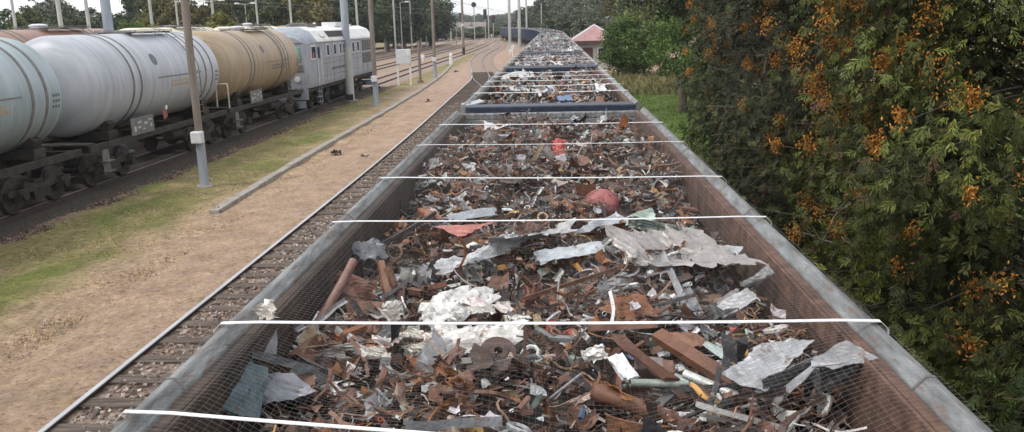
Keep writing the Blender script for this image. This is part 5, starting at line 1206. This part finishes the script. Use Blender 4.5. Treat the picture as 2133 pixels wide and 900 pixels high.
# left wood: (image column, top row, distance, kind)
LT = [(15,22,95,'mid','mid green tree at the far left corner'),(60,18,88,'mid','dense mid green tree at the left before the gap'),(95,-25,105,'grey','tall grey green willow like tree left of the first sky gap'),(150,25,92,'dark','low dark green tree under the sky gap'),(165,6,125,'dark','dark tree behind the pale mast'),
      (210,30,95,'dark','small dark tree right of the sky gap'),(245,15,115,'dark','dark tree beside the steel blue mast'),(262,38,75,'bright','round fresh green bush tree behind the steel blue mast'),(300,-60,125,'dark','tall dark tree left of the olive one'),(295,42,80,'yellow','low yellow green tree behind the cream tank'),
      (335,-30,105,'olive','tall olive yellow tree behind the capped mast'),(375,0,100,'olive','olive tree left of the near brown mast'),(432,-20,98,'olive','brownish olive tree right of the near brown mast'),(455,30,82,'yellow','yellow green tree behind the tan tank'),(480,-70,125,'grey','tall grey green tree behind the yellow one'),
      (520,-60,125,'dark','tall dark tree left of the locomotive'),(505,52,86,'yellow','low yellow tree by the tan tank end'),(560,-60,120,'mid','tall mid green tree above the locomotive cab'),(555,50,90,'mid','low green tree behind the locomotive cab'),(600,-60,128,'dark','tall dark tree above the locomotive'),(640,-60,118,'olive','tall olive green tree above the locomotive roof'),
      (680,-60,135,'grey','tall grey green tree left of the thick mast'),(720,-60,128,'dark','tall dark tree behind the thick mast'),(765,-60,140,'mid','tall mid green tree right of the thick mast'),(800,-50,150,'dark','tall dark tree above the far tracks'),(835,-50,158,'dark','dark tree above the grey cabinet'),(868,-40,170,'mid','mid green tree near the end of the left wood'),(893,-25,185,'dark','last dark tree at the right end of the left wood')]
for k, (x, yt, Y, kd, lab) in enumerate(LT):
    H0 = {'dark':11,'mid':11,'yellow':8,'grey':12,'olive':10,'bright':6}[kd]; R0 = {'dark':3.6,'mid':3.6,'yellow':3.2,'grey':3.8,'olive':3.4,'bright':2.4}[kd]
    p = atY(x, yt, Y); hh = p[2]-GZ; rr_ = 26/1726*Y*1.9
    tree(p[0], Y, (rr_/R0, hh/H0), PT[kd], lab, 'trees of the left wood', random.uniform(0,6))
# low hedge line closing the foot of the wood
for k in range(16):
    x = -62+ -0.0*k; Y = 60+k*9; p = atY(60+k*54, 75, 105+k*4.5)
    tree(p[0]-2, 108+k*5+3, (1.9, .62+random.uniform(-.1,.1)), PT[random.choice(('dark','mid','grey','dark'))], 'rounded dark bush at the foot of the left wood', 'bushes at the foot of the left wood', random.uniform(0,6))
for k in range(22):
    px = 895+k*9+random.uniform(-3,3); Y = random.uniform(560,620); p = atY(px, 40, Y)
    tree(p[0], Y, (random.uniform(2.2,3.2), random.uniform(.8,1.1)), PT[random.choice(('grey','dark','mid'))], 'far tree of the wood behind the distant village', 'far trees behind the distant village', random.uniform(0,6))
for k in range(20):
    px = 893+k*8+random.uniform(-3,3); Y = random.uniform(230,380); p = atY(px, 60, Y)
    if p[0] > -16: continue
    tree(p[0], Y, (random.uniform(1.1,1.9), random.uniform(.18,.34)), PT[random.choice(('grey','olive','mid'))], 'low green bush on the wasteland before the distant village', 'bushes before the distant village', random.uniform(0,6))
RT = [(1090,28,330,'grey','far grey tree right of the close masts'),(1060,38,380,'grey','small far grey green tree in the gap'),(1115,5,260,'dark','dark tree standing where the sky ends, right'),(1150,-30,235,'dark','tall dark tree behind the far wagons'),(1185,-30,215,'grey','tall grey green tree above the far wagons'),(1215,-30,190,'grey','grey green willow left of the hut'),(1255,-40,165,'grey','grey green tree above the hut'),
      (1160,35,200,'mid','low green tree behind the last wagons'),(1195,25,175,'dark','dark low tree left of the hut'),(1290,-50,130,'olive','yellow green tree behind the round bush'),(1340,-50,110,'mid','mid green tree behind the round bush'),(1390,-40,84,'mid','mid green tree between round bush and thujas'),(1240,20,120,'grey','pale grey green tree right behind the hut roof')]
for k, (x, yt, Y, kd, lab) in enumerate(RT):
    H0 = {'dark':11,'mid':11,'yellow':8,'grey':12,'olive':10,'bright':6}[kd]; R0 = {'dark':3.6,'mid':3.6,'yellow':3.2,'grey':3.8,'olive':3.4,'bright':2.4}[kd]
    p = atY(x, yt, Y); tree(p[0], Y, (30/1726*Y*1.2/R0*(1.3 if Y < 130 else 1), (p[2]-GZ)/H0), PT[kd], lab, 'trees right of the scrap train', random.uniform(0,6))
def leafy(name, cat, x, y, Rr, H, nc, nl, ls, z0, cols, label, seed):
    e = empty(name, (x,y,GZ)); tb = MB(); tb.tube([(0,0,0),(.1,0,H*.3),(0,.1,H*.75)], [.22,.16,.04], 8)
    for k in range(7):
        a = k*1.05; zz = z0+.06*k; tb.tube([(0,0,H*max(.1,zz-.15)),(math.cos(a)*Rr*.4,math.sin(a)*Rr*.4,H*(zz+.05)),(math.cos(a)*Rr*.75,math.sin(a)*Rr*.75,H*(zz+.1))], [.08,.05,.015], 5)
    tb.build('trunk', M['bark'], e); V, C = crown_mesh(Rr, H, nc, nl, seed, ls, z0, cols); np_quads('crown', V, C, M['leaf'], e); return tag(e, label, cat)
leafy('round_bush','bush',6.75,71,2.75,4.9,150,230,.13,.0,((.06,.11,.025),(.15,.23,.055)),'round dense dark green bush between hut and thujas',31)
leafy('young_tree','tree',8.3,55,2.3,6.2,110,170,.13,.1,((.08,.14,.03),(.18,.27,.07)),'fresh light green young tree right of the round bush',32)
leafy('young_tree','tree',8.4,42,2.4,6.5,110,170,.13,.08,((.06,.11,.03),(.15,.22,.06)),'mid green leafy tree just left of the last thuja',33)
leafy('tall_tree','tree',6.6,43,3.6,10.5,120,170,.16,.46,((.022,.03,.014),(.06,.065,.03)),'tall dark tree whose crown overhangs the top above the round bush',34)
leafy('tall_tree','tree',9.8,64,4.0,9.5,100,160,.18,.3,((.07,.085,.02),(.16,.17,.05)),'tall yellow green tree behind the round bush',35)
# rubble stones and weeds on the lawn edge
mb = MB()
for k in range(260):
    x = random.uniform(3.6,10); y = random.uniform(56,63); s_ = random.uniform(.08,.28); frag(mb, (x,y,GZ+s_*.2), s_*1.6, jit(random.choice(((.5,.48,.46),(.4,.36,.33),(.65,.63,.62),(.3,.26,.22))),.2), tilt=.5, kind='chunk')
tag(mb.build('rubble', M['stone'], tint=True), 'strip of pale stones across the far end of the lawn', kind='stuff')

# ------------------------------------------------------------------ grass tufts, ballast stones, weeds
def blades(n, region, hmin, hmax, colf, name, label, seed):
    r = np.random.default_rng(seed); P = region(r, n); n = len(P); a = r.uniform(0,6.283,n); h = r.uniform(hmin,hmax,n); w = h*.12+.003
    dx, dy = np.cos(a), np.sin(a); ln = r.uniform(-.7,.7,(n,2))*h[:,None]
    V = np.zeros((n,3,3)); V[:,0] = P; V[:,1] = P; V[:,2] = P
    V[:,0,0] -= dx*w; V[:,0,1] -= dy*w; V[:,1,0] += dx*w; V[:,1,1] += dy*w; V[:,2,0] += ln[:,0]; V[:,2,1] += ln[:,1]; V[:,2,2] += h
    o = np_quads(name, V, colf(r, P), M['leaf'], nv=3); return tag(o, label, kind='stuff')
def strip(r, n):
    y = 9+45*r.random(n)**1.7; x = r.uniform(-13.0,-7.6,n); cl = np.sin(x*2.1+y*.9)+np.sin(y*1.9-x*1.2)+r.normal(0,.8,n); k = cl > .2; return np.stack([x[k], y[k], np.full(k.sum(), GZ-.02)], 1)
def dryc(r, P):
    q = r.random((len(P),1)); dry = np.array([.58,.42,.26])*(.6+.6*q); grn = np.array([.24,.26,.09])*(.6+.6*q)
    g = ((P[:,0] < -9.4) & (r.random(len(P)) < .55))[:,None]; return np.where(g, grn, dry)
blades(60000, strip, .02, .075, dryc, 'dry_grass', 'short dry grass on the strip between the tracks', 5)
def lawnr(r, n): y = r.uniform(20,58,n); x = r.uniform(2.6,9.5,n); return np.stack([x,y,np.full(n,GZ-.01)],1)
blades(30000, lawnr, .04, .14, lambda r, P: np.array([.11,.17,.04])*(.6+.8*r.random((len(P),1))), 'lawn_grass', 'green lawn grass right of the scrap train', 6)
def weedr(r, n): y = r.uniform(53,72,n); x = r.uniform(2.5,11,n); return np.stack([x,y,np.full(n,GZ-.01)],1)
blades(9000, weedr, .15, .55, lambda r, P: np.where(r.random((len(P),1)) < .5, np.array([.3,.24,.12]), np.array([.14,.17,.06]))*(.6+.8*r.random((len(P),1))), 'dry_weeds_grass', 'tall dry weeds around the pale stones', 8)
def marginr(r, n): y = r.uniform(12,60,n); x = r.normal(-13.2,.25,n); return np.stack([x,y,np.full(n,GZ-.01)],1)
blades(6000, marginr, .03, .14, lambda r, P: np.array([.13,.12,.06])*(.4+.9*r.random((len(P),1))), 'margin_weeds_grass', 'sparse weeds along the tank train', 9)
def stones(n, xr, yr, smin, smax, zb, name, label, pal, seed):
    r = np.random.default_rng(seed); q = (1+5**.5)/2
    cube = np.array([(-1,-1,-1),(1,-1,-1),(1,1,-1),(-1,1,-1),(-1,-1,1),(1,-1,1),(1,1,1),(-1,1,1)], float)*.5
    F = [(0,3,2,1),(4,5,6,7),(0,1,5,4),(1,2,6,5),(2,3,7,6),(3,0,4,7)]
    x = r.uniform(*xr,n); y = yr[0]+(yr[1]-yr[0])*r.random(n)**1.6; s_ = r.uniform(smin,smax,n)
    fr = frames(r.normal(size=(n,3)), r.normal(size=(n,3))); cv = cube[None]*r.uniform(.55,1.2,(n,8,3))
    W = np.einsum('nij,nkj->nki', fr, cv)*s_[:,None,None]+np.stack([x,y,zb(x,y)],1)[:,None,:]
    V = W[:, np.array(F)].reshape(-1,4,3); c = np.array(pal)[r.integers(0,len(pal),n)]*(.7+.6*r.random((n,1)))
    return tag(np_quads(name, V, np.repeat(c,6,axis=0), M['stone']), label, kind='stuff')
PB = [(.2,.15,.12),(.32,.26,.22),(.12,.09,.075),(.42,.37,.33),(.26,.18,.14)]
stones(20000, (-5.9,-2.6), (5,50), .02, .065, lambda x, y: np.full_like(x, -.075), 'ballast_gravel', 'loose ballast stones between rail and scrap train', PB, 12)
stones(5000, (-8.6,-6.2), (8,60), .012, .035, lambda x, y: np.full_like(x, GZ+.005), 'scattered_gravel', 'small pinkish pebbles scattered over the dry grass strip', [(.42,.31,.26),(.3,.22,.18),(.5,.42,.38)], 13)
stones(9000, (-13.6,-12.4), (10,66), .02, .06, lambda x, y: np.full_like(x, GZ+.01), 'margin_gravel', 'brown stones along the tank train', [(.16,.11,.09),(.26,.18,.15),(.09,.06,.05)], 14)

# ------------------------------------------------------------------ haze
b = MB(); b.box((-100, 720, 13.9), (2210, 1570, 30.5)); hz = b.build('haze', bpy.data.materials.new('haze')); hm = hz.data.materials[0]; hm.use_nodes = True
n = hm.node_tree; n.nodes.remove(n.nodes['Principled BSDF']); pv = n.nodes.new('ShaderNodeVolumePrincipled')
pv.inputs['Color'].default_value = (0.85,0.9,0.95,1); pv.inputs['Density'].default_value = 0.00035; pv.inputs['Anisotropy'].default_value = 0.2
n.links.new(pv.outputs['Volume'], n.nodes['Material Output'].inputs['Volume']); tag(hz, 'thin pale haze over the railway yard', kind='stuff')
